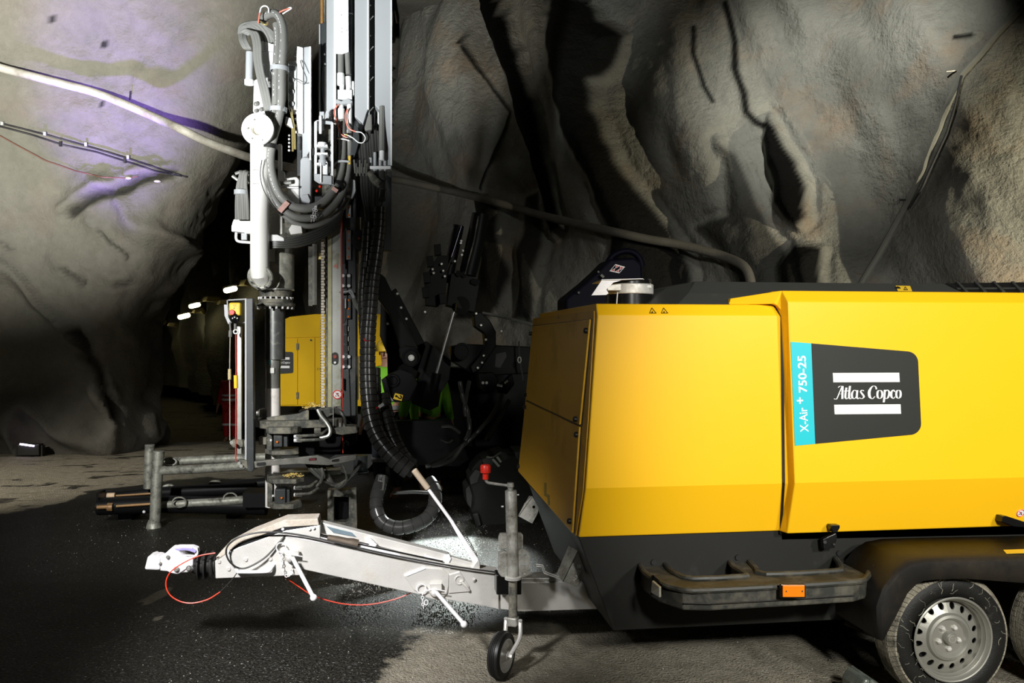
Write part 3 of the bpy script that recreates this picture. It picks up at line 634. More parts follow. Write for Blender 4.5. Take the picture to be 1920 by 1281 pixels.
# ---- bumper step
zs = .60
OUT = [(1197, 1047), (1207, 1043), (1236, 1042), (1243, 1046), (1254, 1062), (1272, 1073), (1300, 1080), (1390, 1076), (1398, 1072), (1376, 1058), (1364, 1040), (1372, 1035), (1396, 1035), (1404, 1046), (1418, 1062), (1436, 1072), (1560, 1066), (1578, 1061), (1568, 1044), (1558, 1030), (1566, 1026), (1590, 1025), (1602, 1040), (1622, 1056), (1629, 1068), (1622, 1080), (1600, 1086), (1466, 1094), (1330, 1101), (1280, 1100), (1235, 1086), (1208, 1068)]
G = [gnd(x, y, zs) for x, y in OUT]
tray = B().prism([p - Vector((0, 0, .105)) for p in G], (0, 0, .085)).obj('bumper_step', PLASTG, comp, bevel=.008)
B().tube([p + Vector((0, 0, -.014)) for p in G] + [G[0] - Vector((0, 0, .014))], .014, 8, 2).obj('step_rim', PLASTG, tray, smooth=True)
B().tube([p - Vector((0, .012, .07)) for p in G[26:30]], .003, 6).obj('step_groove', PLAST, tray)
for x, y in ((1226, 1055), (1384, 1046), (1574, 1038)):
    c = at(x, y, 4.0); B().cyl(c, c + Vector((0, .03, 0)), .013, 12).obj('step_bolt', BLKP, tray)
B().rect(1465, 1096.5, 1511, 1122, 3.52, .02).obj('reflector_base', BLKG, tray, bevel=.003)
rf = B().rect(1468, 1098, 1509, 1120, 3.513, .01).obj('side_reflector', ORG, tray, bevel=.002)
for x in (1474, 1504): B().cyl(at(x, 1109, 3.512), at(x, 1109, 3.52), .004, 8).obj('rivet', CHROME, rf)
B().add([at(x, y, Y) for x, y, Y in ((1221, 1080, 3.75), (1224, 1078, 3.75), (1242, 1094, 3.62), (1242, 1128, 3.62), (1220, 1118, 3.75))], [(0, 1, 2, 3, 4)]).obj('marker_base', BLKG, tray)
b = B(); q = [at(1226, 1088, 3.70), at(1240, 1100, 3.61), at(1240, 1120, 3.61), at(1224, 1110, 3.70)]; b.prism(q, (-.012, -.008, 0)); b.obj('marker_lamp', M('marker_lens', (.35, .34, .28), .15, var=.3, vs=120), tray, bevel=.003)
# ---- mudguard over the tandem axle
Yo, Yi = 3.56, 3.93
OP = [(1583, 1172), (1622, 1190), (1653, 1201), (1652, 1140), (1664, 1106), (1686, 1077), (1708, 1063), (1740, 1057), (1790, 1055), (1960, 1051), (2150, 1047)]
path = [at(x, y, Yo) for x, y in OP[2:]]
arch = [(1653, 1201), (1670, 1166), (1704, 1106), (1720, 1093), (1736, 1087), (1800, 1083), (1862, 1082), (1875, 1086), (1890, 1097), (1960, 1096), (2150, 1092)]
b = B(); a_ = [at(x, y, Yo) for x, y in arch]
# top skin with rounded shoulder
rows = []
for y_, dz in ((Yo, 0), (Yo + .012, .012), (Yo + .04, .018), (Yi, .020)):
    rows.append([Vector((p.x - (.012 if i < 4 else 0) * (y_ > Yo), y_, p.z + dz * (1 if i >= 4 else .3))) for i, p in enumerate(path)])
k = len(path)
for r in rows: b.v += [tuple(p) for p in r]
for j in range(3): b.f += [(j * k + i, j * k + i + 1, (j + 1) * k + i + 1, (j + 1) * k + i) for i in range(k - 1)]
o_ = len(b.v)
arch_m = [at(x, y, Yo) for x, y in [(1655, 1200), (1676, 1160), (1700, 1112), (1716, 1096), (1730, 1089), (1758, 1086), (1800, 1084), (1960, 1096), (2150, 1092)]]
b.v += [tuple(p) for p in arch_m]; b.f += [(i, i + 1, o_ + i + 1, o_ + i) for i in range(k - 1)]
fen = b.obj('mudguard', PLAST, comp, smooth=True); m_ = fen.modifiers.new('thick', 'SOLIDIFY'); m_.thickness = .006; m_.offset = 1
b = B(); b.prism([at(1583, 1171, Yo + .14), at(1620, 1189, Yo + .06), at(1653, 1201, Yo), at(1652, 1140, Yo), at(1664, 1106, Yo), at(1664, 1100, Yo + .2), at(1640, 1060, Yi + .02), at(1612, 1066, Yi + .02)], (0, 0, .004)); 
b = B(); b.add([at(1583, 1171, Yo + .30), at(1620, 1189, Yo + .14), at(1653, 1201, Yo), at(1652, 1140, Yo), at(1664, 1106, Yo), at(1686, 1077, Yo), at(1650, 1022, Yi), at(1618, 1046, Yi), at(1600, 1090, Yi)], [(0, 1, 2, 3, 4, 8), (4, 5, 6, 7, 8)])
b.obj('mudguard_nose', PLAST, fen)
for k_ in range(6):
    x = 1628 + k_ * 9.5
    B().tube([at(x + 10, 1062 - k_ * 2.2, 3.72), at(x + 4, 1050 - k_ * 2.5, 3.80), at(x + 12, 1036 - k_ * 2.2, 3.88)], .004, 6, 3).obj('mudguard_rib', PLAST, fen)
B().prism([gnd(x, y, at(1850, 1053, Yo).z + .022) for x, y in ((1881, 1031.5), (1925, 1030), (1935, 1037), (1887, 1038.5))], (0, 0, .001)).obj('reflective_tape', YST, fen)
# ---- wheels
def wheel(cx, cz, Yf, detail=True):
    R = .302; c = Vector((cx, Yf, cz)); ax = (0, 1, 0)
    tp = [(.045, .19), (.018, .195), (.004, .215), (.0, .245), (.010, .272), (.024, .287)]
    tb = tp + [(.19 - h, r) for h, r in reversed(tp)]
    w = B().lathe(tb, c, ax, 72, closed=True).obj('wheel', TYRE, comp, smooth=True)
    tr = B(); N = 76
    for i in range(N):
        a0 = 2 * math.pi * i / N; a1 = a0 + 2 * math.pi / N * .90
        for y0, y1, r0, r1, sk in ((.012, .045, .282, .3015, .03), (.051, .076, .3015, .303, .0), (.082, .108, .303, .303, -.02), (.114, .139, .303, .3015, 0), (.145, .178, .3015, .282, -.03)):
            if i % 2 and abs(y0 - .082) < .001 and False: continue
            vs = []
            for (yy, rr, s_) in ((y0, r0, 0), (y1, r1, sk)):
                for a in (a0 + s_, a1 + s_):
                    for dr in (0, -.02): vs.append(c + Vector((math.cos(a) * (rr + dr), yy, math.sin(a) * (rr + dr))))
            tr.add(vs, [(0, 2, 6, 4), (0, 4, 5, 1), (2, 3, 7, 6), (0, 1, 3, 2), (4, 6, 7, 5)])
    tr.obj('tread', TREAD, w, kind='stuff')
    # steel rim
    B().lathe([(-.002, .197), (-.006, .192), (-.004, .187), (.010, .183), (.016, .176), (.030, .174), (.036, .168), (.075, .164), (.080, .172), (.03, .180), (.0, .195)], c, ax, 64, closed=True).obj('rim', RIM, w, smooth=True)
    dsk = B(); nh = 16; o1 = [c + Vector((math.cos(t) * .166, .060, math.sin(t) * .166)) for t in [2 * math.pi * i / 64 for i in range(64)]]
    o2 = [c + Vector((math.cos(t) * .112, .036, math.sin(t) * .112)) for t in [2 * math.pi * i / 64 for i in range(64)]]
    def pol(r, t): f = (r - .112) / (.166 - .112); return c + Vector((math.cos(t) * r, .036 + .024 * f, math.sin(t) * r))
    for h in range(nh):
        t0 = 2 * math.pi * h / nh; t1 = 2 * math.pi * (h + 1) / nh; tm = (t0 + t1) / 2
        outer = [pol(.166, t0 + (t1 - t0) * i / 4) for i in range(5)] + [pol(.112, t1 - (t1 - t0) * i / 4) for i in range(5)]
        hole = []
        for i in range(18):
            a = 2 * math.pi * i / 18; hole.append(pol(.143 + .0165 * math.cos(a), tm + .0135 / .143 * math.sin(a)))
        dsk.prism(outer, (0, .006, 0), [hole])
    dsk.lathe([(.038, .112), (.024, .104), (.020, .092), (.030, .082), (.058, .068), (.064, .058), (.058, .055), (.058, .05)], c, ax, 48)
    dsk.obj('wheel_disc', RIM, w, smooth=True)
    B().lathe([(.09, .16), (.1, .16), (.1, .03)], c, ax, 32).obj('brake_drum', BLKP, w)
    B().lathe([(.066, .030), (.016, .030), (.011, .027), (.006, .022), (.006, .0)], c, ax, 32).obj('hub_cap', RIM, w, smooth=True)
    B().ring(c + Vector((0, .0065, 0)), ax, .016, .0018, 24, 5).box(c + Vector((0, .005, .003)), (.016, .002, .003)).box(c + Vector((0, .005, -.004)), (.012, .002, .003)).obj('hub_mark', ZINCD, w)
    for i in range(5):
        a = 2 * math.pi * i / 5 + .95; q = c + Vector((math.cos(a) * .052, 0, math.sin(a) * .052))
        B().lathe([(.062, .016), (.050, .016), (.046, .013), (.028, .012), (.024, .010), (.018, .004)], q, ax, 6).obj('lug_nut', ZINC, w)
    return w
wc = at(1793, 1213, 3.58); zc = .302
wheel(wc.x, zc, 3.60)
wheel(wc.x + .70, zc, 3.60)
w3 = B().lathe([(0, .2), (0, .29), (.02, .302), (.17, .302), (.19, .29), (.19, .2)], (wc.x, 2 * YC - 3.79, zc), (0, 1, 0), 48).obj('wheel', TYRE, comp, smooth=True)
w4 = B().lathe([(0, .2), (0, .29), (.02, .302), (.17, .302), (.19, .29), (.19, .2)], (wc.x + .7, 2 * YC - 3.79, zc), (0, 1, 0), 48).obj('wheel', TYRE, comp, smooth=True)
B().cyl((wc.x, 3.7, zc), (wc.x, 2 * YC - 3.7, zc), .04).cyl((wc.x + .7, 3.7, zc), (wc.x + .7, 2 * YC - 3.7, zc), .04).box((wc.x + .35, 4.1, .36), (1.2, .08, .12)).box((wc.x + .35, 5.4, .36), (1.2, .08, .12)).obj('axle', SKIRT, comp)
# straw-like scratches on the first tyre wall
rnd = random.Random(3)
b = B()
for i in range(46):
    a = rnd.uniform(2.0, 5.0) if i % 3 else rnd.uniform(-.2, 2.0); r = rnd.uniform(.205, .275); L_ = rnd.uniform(.012, .05); d = rnd.uniform(0, 6.28); P = []
    for j in range(4):
        rr = min(.272, max(.2, r + math.cos(d) * L_ * j / 3)); aa = a + math.sin(d) * L_ * j / 3 / .24; P.append(Vector((wc.x + math.cos(aa) * rr, 3.5985 + .006 * max(0, (.215 - rr) / .02) + .012 * max(0, (rr - .245) / .027), zc + math.sin(aa) * rr))); d += rnd.uniform(-.5, .5)
    b.tube(P, rnd.choice([.0006, .0009, .0013]), 4)
b.obj('dried_grass', M('straw', (.24, .23, .17), .8), comp, kind='stuff')
# ================================================================== DRAWBAR (moves with the trailer)
YB = 4.50
def part(name, mat, px, Y, th, par=comp, bev=.003, holes=(), **k): return B().pp(px, Y, th, holes).obj(name, mat, par, bevel=bev, **k)
rear = part('drawbar_rear_beam', ZINC, [(925, 1092), (975, 1092), (1085, 1092), (1120, 1102), (1130, 1142), (980, 1147), (925, 1141)], YB + .02, .10)
part('beam_top_edge', ZINC, [(925, 1084), (1075, 1084), (1088, 1093), (925, 1093)], YB + .03, .12, rear)
B().prism([gnd(x, y, at(1000, 1092, YB + .02).z + .003) for x, y in ((1010, 1080), (1036, 1080), (1042, 1088), (1015, 1088))], (0, 0, .001)).obj('warning_sticker', M('orange_sticker', (.6, .25, .03), .5, var=.4, vs=90), rear)
midb = part('drawbar_beam', ZINC, [(524, 1026), (531, 1010), (548, 1004), (700, 1032), (860, 1064), (935, 1074), (935, 1143), (905, 1136), (800, 1118), (545, 1063), (528, 1052)], YB, .12)
part('beam_top_rail', ZINCW, [(531, 1009), (548, 1003), (700, 1031), (845, 1064), (845, 1069), (700, 1037), (546, 1009)], YB - .004, .12, midb)
hx = part('pivot_plate', ZINC, [(757, 1080), (797, 1065), (830, 1067), (842, 1078), (841, 1100), (838, 1113), (826, 1127), (800, 1121), (775, 1106)], YB - .012, .012)
part('pivot_plate_edge', ZINCW, [(760, 1079), (797, 1064.5), (799, 1067), (762, 1082)], YB - .016, .01, hx)
part('side_plate', ZINC, [(842, 1078), (862, 1072), (880, 1100), (878, 1110), (841, 1113)], YB - .008, .008)
B().ring(at(861, 1088, YB - .01), (0, 1, 0), .022, .004, 20, 6).tube([at(864, 1090, YB - .012), at(874, 1100, YB - .014), at(879, 1108, YB - .012)], .008, 8, 3).obj('clevis_pin', ZINC, comp, smooth=True)
B().cyl(at(889, 1086, YB - .012), at(889, 1090, YB), .008, 8).obj('bolt_head', ZINC, comp)
# overrun housing
hsg = part('overrun_housing', ZINC, [(404, 1085), (403, 1052), (420, 1040), (446, 1027), (536, 995), (600, 985), (600, 1010), (548, 1004), (531, 1010), (524, 1026), (528, 1052), (548, 1063), (575, 1078), (560, 1079)], YB - .004, .12)
slot = part('black_gap', BLKP, [(404, 1048), (446, 1018), (530, 987), (597, 984), (597, 993), (533, 997), (448, 1030), (405, 1055)], YB - .002, .1, hsg, 0)
cap = part('housing_cover', M('dusty_cover', (.45, .40, .33), .75, var=.3, vs=40, bump=.4, bs=200, dust=(.62, .60, .56), da=.36, ds=12), [(404, 1046), (425, 1024), (470, 1000), (534, 975), (596, 973), (598, 985), (531, 989), (447, 1020), (407, 1051)], YB - .008, .14, hsg)
for x, y in ((429, 1036), (530, 993), (580, 993), (588, 991)): B().lathe([(0, .005), (.006, .008)], at(x, y, YB - .016), (0, 1, 0), 10).obj('cover_rivet', ZINCW, hsg)
for x, y, r in ((411, 1053, .011), (429, 1067, .012), (461, 1049, .012), (507, 1048, .012)): B().lathe([(-.008, r * .7), (0, r)], at(x, y, YB - .004), (0, 1, 0), 12).obj('housing_bolt', ZINC, hsg)
B().tube([at(443, 1067, YB - .01), at(446, 1072, YB - .035), at(452, 1073, YB - .035), at(500, 1072, YB - .035), at(508, 1066, YB - .035), at(513, 1059, YB - .01)], .0085, 10, 4).obj('grab_handle', ZINCW, hsg, smooth=True)
# bellows
b = B(); e = at(362, 1061, YB + .05); x1 = at(405, 1061, YB + .05); L_ = x1.x - e.x; pr = [(0, .036)]
for k_ in range(3):
    t = L_ * (.18 + .28 * k_); pr += [(t, .045), (t + L_ * .07, .072), (t + L_ * .14, .075), (t + L_ * .20, .048)]
pr += [(L_, .050)]
b.lathe(pr, e, (1, 0, 0), 32); b.obj('bellows', BLK, comp, smooth=True)
# coupling
cpl = B().pp([(270, 1068), (275, 1060), (275.5, 1045), (287, 1040.5), (292, 1045), (303, 1045), (313, 1035), (322, 1028), (335, 1034), (343, 1044), (362, 1047.5), (361.5, 1069), (360, 1073), (338, 1075), (332, 1077.5), (319, 1075), (313, 1072)], YB - .0, .09).obj('ball_coupling', ZINCW, comp, bevel=.008)
part('coupling_cup', ZINCW, [(270, 1069), (276, 1045), (292, 1045), (300, 1046), (300, 1070)], YB - .012, .115, cpl, .01)
hd = B(); hd.prism([at(x, y, YB + .015) for x, y in ((313, 1035), (322, 1028), (333, 1025), (360, 1025), (370, 1029), (372, 1038), (368, 1045), (350, 1046), (336, 1044))], (0, .05, 0), [[at(x, y, YB + .015) for x, y in ((332, 1036), (341, 1033), (356, 1034), (366, 1039), (363, 1044), (345, 1043), (338, 1042))]])
hd = hd.obj('coupling_handle', ZINCW, cpl, bevel=.004)
part('handle_grip', M('purple_grip', (.30, .27, .62), .4, var=.3, vs=60), [(318, 1033), (326, 1029), (345, 1027), (360, 1028), (368, 1033), (366, 1037), (350, 1032), (332, 1033)], YB + .005, .02, cpl, .002)
for x, y, r in ((300, 1057, .006), (315, 1045, .007), (331, 1068, .011), (354, 1066, .011)): B().lathe([(-.010, r * .8), (0, r)], at(x, y, YB - .004), (0, 1, 0), 8).ring(at(x, y, YB - .005), (0, 1, 0), r * 1.2, .002, 16, 4).obj('coupling_bolt', STEEL, cpl)
# cranked clamping levers, pins, safety chains
def lever(c, e, ring, nm):
    p = B().lathe([(-.07, .010), (-.066, .016), (-.045, .018), (-.03, .026), (0, .030)], at(c[0], c[1], YB), (0, 1, 0), 16).obj('clamp_nut', ZINC, comp, smooth=True)
    B().tube([at(c[0] + 3, c[1] + 3, YB - .07), at(e[0], e[1], YB - .12)], .0105, 12).ball(at(e[0], e[1], YB - .12), .018, 14).obj('lever_arm', ZINCW, p, smooth=True)
    B().ring(at(ring[0], ring[1], YB - .03), (0.1, 1, 0), .024, .003, 24, 6).tube([at(ring[0] + 6, ring[1] + 4, YB - .03), at(c[0] + 2, c[1] - 2, YB - .06), at(c[0] + 22, c[1] + 2, YB - .05)], .003, 6).obj('linch_pin', ZINCW, p, smooth=True)
    return p
l1 = lever((545, 1042), (588, 1121), (527, 1027), '')
l2 = lever((814, 1107), (870, 1171), (790, 1104), '')
for x, y in ((549, 1038), (817, 1100)): B().box(at(x, y, YB - .03), (.06, .02, .03)).obj('lock_washer', ZINC, comp)
def chain(P, par, r=.007):
    P = catmull([Vector(p) for p in P], 8); b = B(); L_ = 0; last = P[0]; k_ = 0
    for p in P[1:]:
        if (p - last).length > r * 2.1:
            m_ = (p + last) / 2; d = (p - last).normalized(); x, y, z = basis(d); ax = x if k_ % 2 else y
            b.ring(m_, ax, r, r * .28, 10, 5, 1.0, 1.0); last = p; k_ += 1
    return b.obj('safety_chain', ZINCW, par, smooth=True)
chain([at(527, 1032, YB - .03), at(528, 1060, YB - .03), at(534, 1078, YB - .03), at(545, 1080, YB - .03), at(546, 1050, YB - .03)], comp)
chain([at(792, 1112, YB - .03), at(793, 1135, YB - .03), at(796, 1147, YB - .03)], comp)
B().ring(at(799, 1130, YB - .03), (0, 1, 0), .012, .0025, 16, 6, .8, 1.1).obj('chain_shackle', ZINCW, comp)
# strut assembly on top of the beam
st = part('upper_rail', ZINC, [(596, 980), (603, 980), (840, 1040), (846, 1046), (842, 1058), (820, 1052), (700, 1022), (600, 1000), (594, 996)], YB + .06, .07)
part('rail_tip', ZINCW, [(834, 1041), (843, 1040), (846, 1048), (842, 1056), (833, 1054)], YB + .04, .02, st)
part('heat_tinted_patch', M('blue_tint', (.22, .30, .35), .35, .5, var=.3, vs=30), [(612, 987), (660, 999), (668, 1007), (625, 999)], YB + .055, .006, st, 0)
B().tube([at(598, 1004, YB + .02), at(670, 1020, YB + .02)], .012, 12).tube([at(668, 1020, YB + .02), at(830, 1054, YB + .02)], .0075, 12).obj('gas_spring', CHROME, comp, smooth=True)
B().lathe([(0, .018), (.05, .022), (.10, .022), (.13, .028), (.16, .026)], at(614, 1009, YB + .01), (at(668, 1021, YB + .01) - at(614, 1009, YB + .01)), 16).obj('adjuster', M('rusty_fitting', (.09, .07, .05), .6, .4, var=.4, vs=40), comp, smooth=True)
part('spring_fork', ZINCW, [(683, 1009), (696, 1011), (707, 1022), (703, 1026), (694, 1024)], YB + .02, .03)
part('strap_plate', ZINCW, [(795, 1040), (830, 1050), (828, 1056), (796, 1045)], YB + .03, .01)
foot = part('lever_foot', ZINC, [(820, 1050), (848, 1058), (884, 1066), (896, 1050), (900, 1052), (900, 1068), (880, 1067), (838, 1062)], YB + .03, .02)
part('foot_plate', ZINC, [(838, 1042), (884, 1055), (899, 1054), (899, 1067), (846, 1062)], YB + .05, .04)
br = B().prism([at(843, 978, YB + .05), at(850, 978, YB + .05), at(898, 1050, YB + .05), at(893, 1056, YB + .05), at(886, 1054, YB + .05)], (0, .03, 0)).obj('brake_lever', ZINCW, comp, bevel=.002)
B().tube([at(801, 914, YB + .06), at(850, 982, YB + .065)], .0095, 12).obj('lever_tube', ZINCW, br, smooth=True)
B().lathe([(0, .013), (.004, .017), (.125, .0165), (.13, .012)], at(776, 881, YB + .055), at(801, 914, YB + .06) - at(776, 881, YB + .055), 16).obj('lever_grip', M('tan_grip', (.42, .34, .25), .5, var=.2), br, smooth=True)
b = B(); p0, p1 = at(858, 980, YB + .085), at(893, 1046, YB + .085)
P = []; x_, y_, z_ = basis(p1 - p0)
for i in range(180): t = i / 179; P.append(p0 + (p1 - p0) * t + (x_ * math.cos(t * 22 * 6.283) + y_ * math.sin(t * 22 * 6.283)) * .012)
b.tube(P, .0022, 5).obj('lever_spring', STEELD, br)
# cables
B().tube([at(x, y, Y_) for x, y, Y_ in ((935, 1074, YB - .03), (850, 1062, YB - .03), (740, 1042, YB - .03), (640, 1020, YB - .03), (560, 1003, YB - .03), (500, 998, YB - .04), (455, 1005, YB - .05), (430, 1020, YB - .05), (424, 1037, YB - .05), (432, 1055, YB - .05), (450, 1066, YB - .04), (470, 1062, YB - .04), (500, 1043, YB - .03), (530, 1010, YB - .01), (540, 1003, YB + .02))], .0045, 8, 6).obj('brake_hose', BLK, comp, smooth=True)
B().tube([at(x, y, YB - .05) for x, y in ((404, 1037), (372, 1043), (340, 1058), (318, 1075), (311, 1095), (318, 1115), (338, 1128), (362, 1131), (390, 1124), (413, 1110))], .0032, 6, 6).obj('breakaway_cable', REDC, comp, smooth=True)
B().tube([at(x, y, YB - .05) for x, y in ((413, 1110), (425, 1098), (436, 1086), (444, 1075))], .0028, 6, 4).obj('cable_sleeve', BLK, comp)
B().tube([at(x, y, YB + .05) for x, y in ((528, 1078), (560, 1100), (590, 1118), (640, 1132), (690, 1134), (740, 1124), (775, 1110))], .0028, 6, 5).obj('breakaway_cable', REDC, comp, smooth=True)
# ---- jockey wheel
YJ = 4.30
jk = B().lathe([(0, .026), (.004, .030), (.44, .030), (.444, .027)], at(962, 1083, YJ), at(958, 921, YJ) - at(962, 1083, YJ), 28).obj('jockey_tube', ZINCD, comp, smooth=True)
B().lathe([(-.012, .030), (-.008, .042), (.004, .042), (.008, .032)], at(962, 1083, YJ), (0, 0, 1), 28).obj('tube_collar', ZINC, jk, smooth=True)
B().cyl(at(957, 922, YJ), at(957, 909, YJ), .014, 14).lathe([(0, .019), (.02, .017)], at(957, 913, YJ), (0, 0, 1), 14).obj('spindle_head', ZINCD, jk, smooth=True)
B().tube([at(955, 911, YJ), at(925, 907, YJ), at(915, 905, YJ), at(911, 900, YJ), at(910, 893, YJ)], .0075, 10, 4).obj('crank_handle', ZINCD, jk, smooth=True)
B().lathe([(-.016, .015), (.014, .015), (.018, .026), (.05, .027), (.058, .022)], at(910.5, 893, YJ), (0, 0, 1), 14).obj('crank_knob', RED, jk, smooth=True)
for x, x2, y in ((944, 940, 950), (966, 973, 928)): B().cyl(at(x, y, YJ), at(x2, y, YJ), .004, 8).obj('grease_nipple', ZINCW, jk)
cl = B(); cl.prism([at(x, y, YJ + .02) for x, y in ((935, 1010), (938, 1001), (945, 1001), (978, 1000), (981, 1004), (981, 1030), (937, 1030))], (0, .03, 0))
cl.prism([at(x, y, YJ - .005) for x, y in ((936, 1038), (945, 1034), (951, 1036), (951, 1084), (940, 1082), (935, 1076))], (0, .05, 0))
clp = cl.obj('clamp_bracket', ZINCD, comp, bevel=.004)
B().prism([at(x, y, YJ - .01) for x, y in ((969, 1034), (980, 1029), (988, 1033), (993, 1040), (993, 1072), (988, 1080), (978, 1083), (970, 1080))], (0, .012, 0), [[at(*q, YJ - .01) for q in arc((c0_, c1_), 3, 0, 320, 8)] for c0_, c1_ in ((984, 1040), (984, 1059), (984, 1077))]).obj('clamp_plate', ZINCD, clp)
B().rect(931, 1078, 978, 1116, YJ + .06, .10).obj('clamp_block', BLKG, clp, bevel=.006)
B().tube([at(961.5, 1088, YJ), at(962, 1172, YJ)], .0225, 20).obj('inner_tube', STEELD, comp, smooth=True)
WC = at(940, 1231.5, 4.20); wn = Vector((.84, -.54, 0)); R_ = .112
WC.z = R_ + .004
jw = B().lathe([(-.030, .080), (-.032, .098), (-.026, .109), (-.012, .113), (.012, .113), (.026, .109), (.032, .098), (.030, .080)], WC, wn, 40, closed=True).obj('jockey_wheel', BLK, comp, smooth=True)
B().lathe([(-.028, .080), (.030, .082), (.031, .076), (.012, .070), (.008, .040), (.018, .030), (.038, .022), (.040, .0)], WC, wn, 32).obj('wheel_hub', ZINC, jw, smooth=True)
for r in (.0, .009, -.009): B().ring(WC + wn * r, wn, .1135, .0022, 40, 4).obj('tread_groove', BLKP, jw)
ft = at(962, 1165, YJ)
for s_ in (-1, 1):
    a = WC + wn * .046 * s_; m_ = ft + wn * .040 * s_ + Vector((0, 0, -.01)); b = B()
    mid = (a * .45 + m_ * .55) + Vector((.02, 0, .0)); b.tube([m_ + Vector((-.0, 0, .02)), m_, mid, a], .011, 8, 3, squash=1); b.obj('wheel_fork', ZINC, jw, smooth=True)
B().cyl(WC - wn * .055, WC + wn * .055, .008, 10).cyl(WC + wn * .05, WC + wn * .062, .013, 6).obj('axle_bolt', ZINC, jw)
B().box(ft + Vector((0, 0, -.0)), (.05, .05, .045), rz=-.5).obj('fork_crown', ZINCD, jw, bevel=.006)
# ================================================================== THE DRILL RIG
Y0 = 7.30
PIPEM = M('drill_pipe_metal', (.13, .135, .13), .35, .5, var=.3, vs=20, dust=(.3, .3, .27), da=.34, ds=25)
GEAR = M('streaked_metal', (.34, .34, .29), .5, .3, var=.4, vs=9, dust=(.62, .60, .50), da=.42, ds=12)
rig = thing('drill_rig', 'grey and white underground drill rig with tall mast and hose loops behind the drawbar', 'drill rig', (gnd(640, 990).x, 7.4, 0))
def rp(name, mat, px, Y, th, par=rig, bev=.004, **k): return B().pp(px, Y, th).obj(name, mat, par, bevel=bev, **k)
def rr(name, mat, x0, y0, x1, y1, Y, th, par=rig, bev=.004, **k): return rp(name, mat, [(x0, y0), (x1, y0), (x1, y1), (x0, y1)], Y, th, par, bev, **k)
def hz(name, mat, pts, r, par=rig, sub=6, n=8, **k): return B().tube([at(*p) for p in pts], r, n, sub).obj(name, mat, par, smooth=True, **k)
px_m = 7.3 / 1600                                       # metres per photo pixel at the mast
TOP = -190                                             # mast goes on above the frame
# --- mast: upper carriage
ua = rr('mast_channel', MASTL, 612, TOP, 628, 206, Y0, .30)
rp('channel_foot', MASTL, [(612, 206), (628, 206), (624, 218), (621, 232), (611, 228), (606, 224)], Y0 + .01, .2, ua)
rr('channel_lip', MASTW, 626, TOP, 630, 232, Y0 - .015, .05, ua, .002)
wp = rp('white_guard_plate', MASTW, [(628, TOP), (652, TOP), (654, 97), (642, 101), (630, 100)], Y0 - .04, .02)
for x, y in ((640, 28), (641, 53), (641, 60), (650, 57)): B().cyl(at(x, y, Y0 - .045), at(x, y, Y0 - .03), .003, 6).obj('plate_screw', STEELD, wp)
cy2 = hz('feed_cylinder', MASTD, [(657, TOP, Y0 + .10), (658, 60, Y0 + .10), (657, 150, Y0 + .10), (660, 290, Y0 + .1)], .022, sub=1, n=14)
B().ring(at(657, 27, Y0 + .1), (0, 0, 1), .022, .006, 16, 5).obj('cylinder_ring', MASTL, cy2)
t1 = rp('mast_profile', MASTL, [(665, TOP), (690, TOP), (690, 205), (687, 212), (681, 232), (665, 218)], Y0 - .01, .12)
rr('profile_edge', MASTW, 689, TOP, 691.5, 205, Y0 - .02, .10, t1, .001)
bk = rr('mast_back', MASTD, 630, TOP, 734, 470, Y0 + .33, .12)
rr('hose_tray', BLK, 690, TOP, 704, 330, Y0 + .10, .10)
pb = rp('mast_cover', MASTL, [(703, TOP), (733.5, TOP), (733.5, 320), (722, 312), (722, 226), (710, 205), (703, 197)], Y0 - .03, .34)
rr('cover_edge', MASTW, 732.5, TOP, 735, 320, Y0 - .034, .03, pb, .001)
rp('cover_window', MASTW, [(708, 209), (720, 222), (720, 238), (713, 237), (708, 231)], Y0 - .0, .01, pb, 0)
rr('mast_inner_rail', MASTL, 690.5, TOP, 693, 235, Y0 + .03, .03, pb, .001)
for k_ in range(6):
    y = 10 + k_ * 57
    B().ring(at(693, y, Y0 + .03), (0, 0, 1), .010, .004, 10, 5).cyl(at(693, y + 28, Y0 + .03), at(700, y + 20, Y0 + .03), .005, 6).obj('hose_clip', STEEL, pb)
for y in (103, 152, 205, 218, 234):
    B().cyl(at(735, y, Y0 + .02), at(738, y, Y0 + .02), .008, 6).obj('side_bolt', MASTL, pb)
rp('side_bracket', MASTL, [(735, 122), (743, 129), (736, 133)], Y0 + .1, .02, pb, 0); rp('side_bracket', MASTW, [(734, 144), (742, 149), (735, 160)], Y0 + .1, .02, pb, 0)
hz('side_hose_bundle', HOSEB, [(736, -30, Y0 + .15), (742, 15, Y0 + .12), (745, 35, Y0 + .12), (742, 60, Y0 + .12), (736, 80, Y0 + .15)], .018)
hz('side_hose_bundle', HOSEB, [(735, 0, Y0 + .15), (740, 30, Y0 + .12), (738, 60, Y0 + .12), (735, 75, Y0 + .15)], .014)
rr('hose_bracket', BLK, 741, 44, 749, 68, Y0 + .1, .05)
B().cyl(at(740, 20, Y0 + .1), at(744, 44, Y0 + .1), .007, 8).obj('hose_fitting', MASTW, rig)
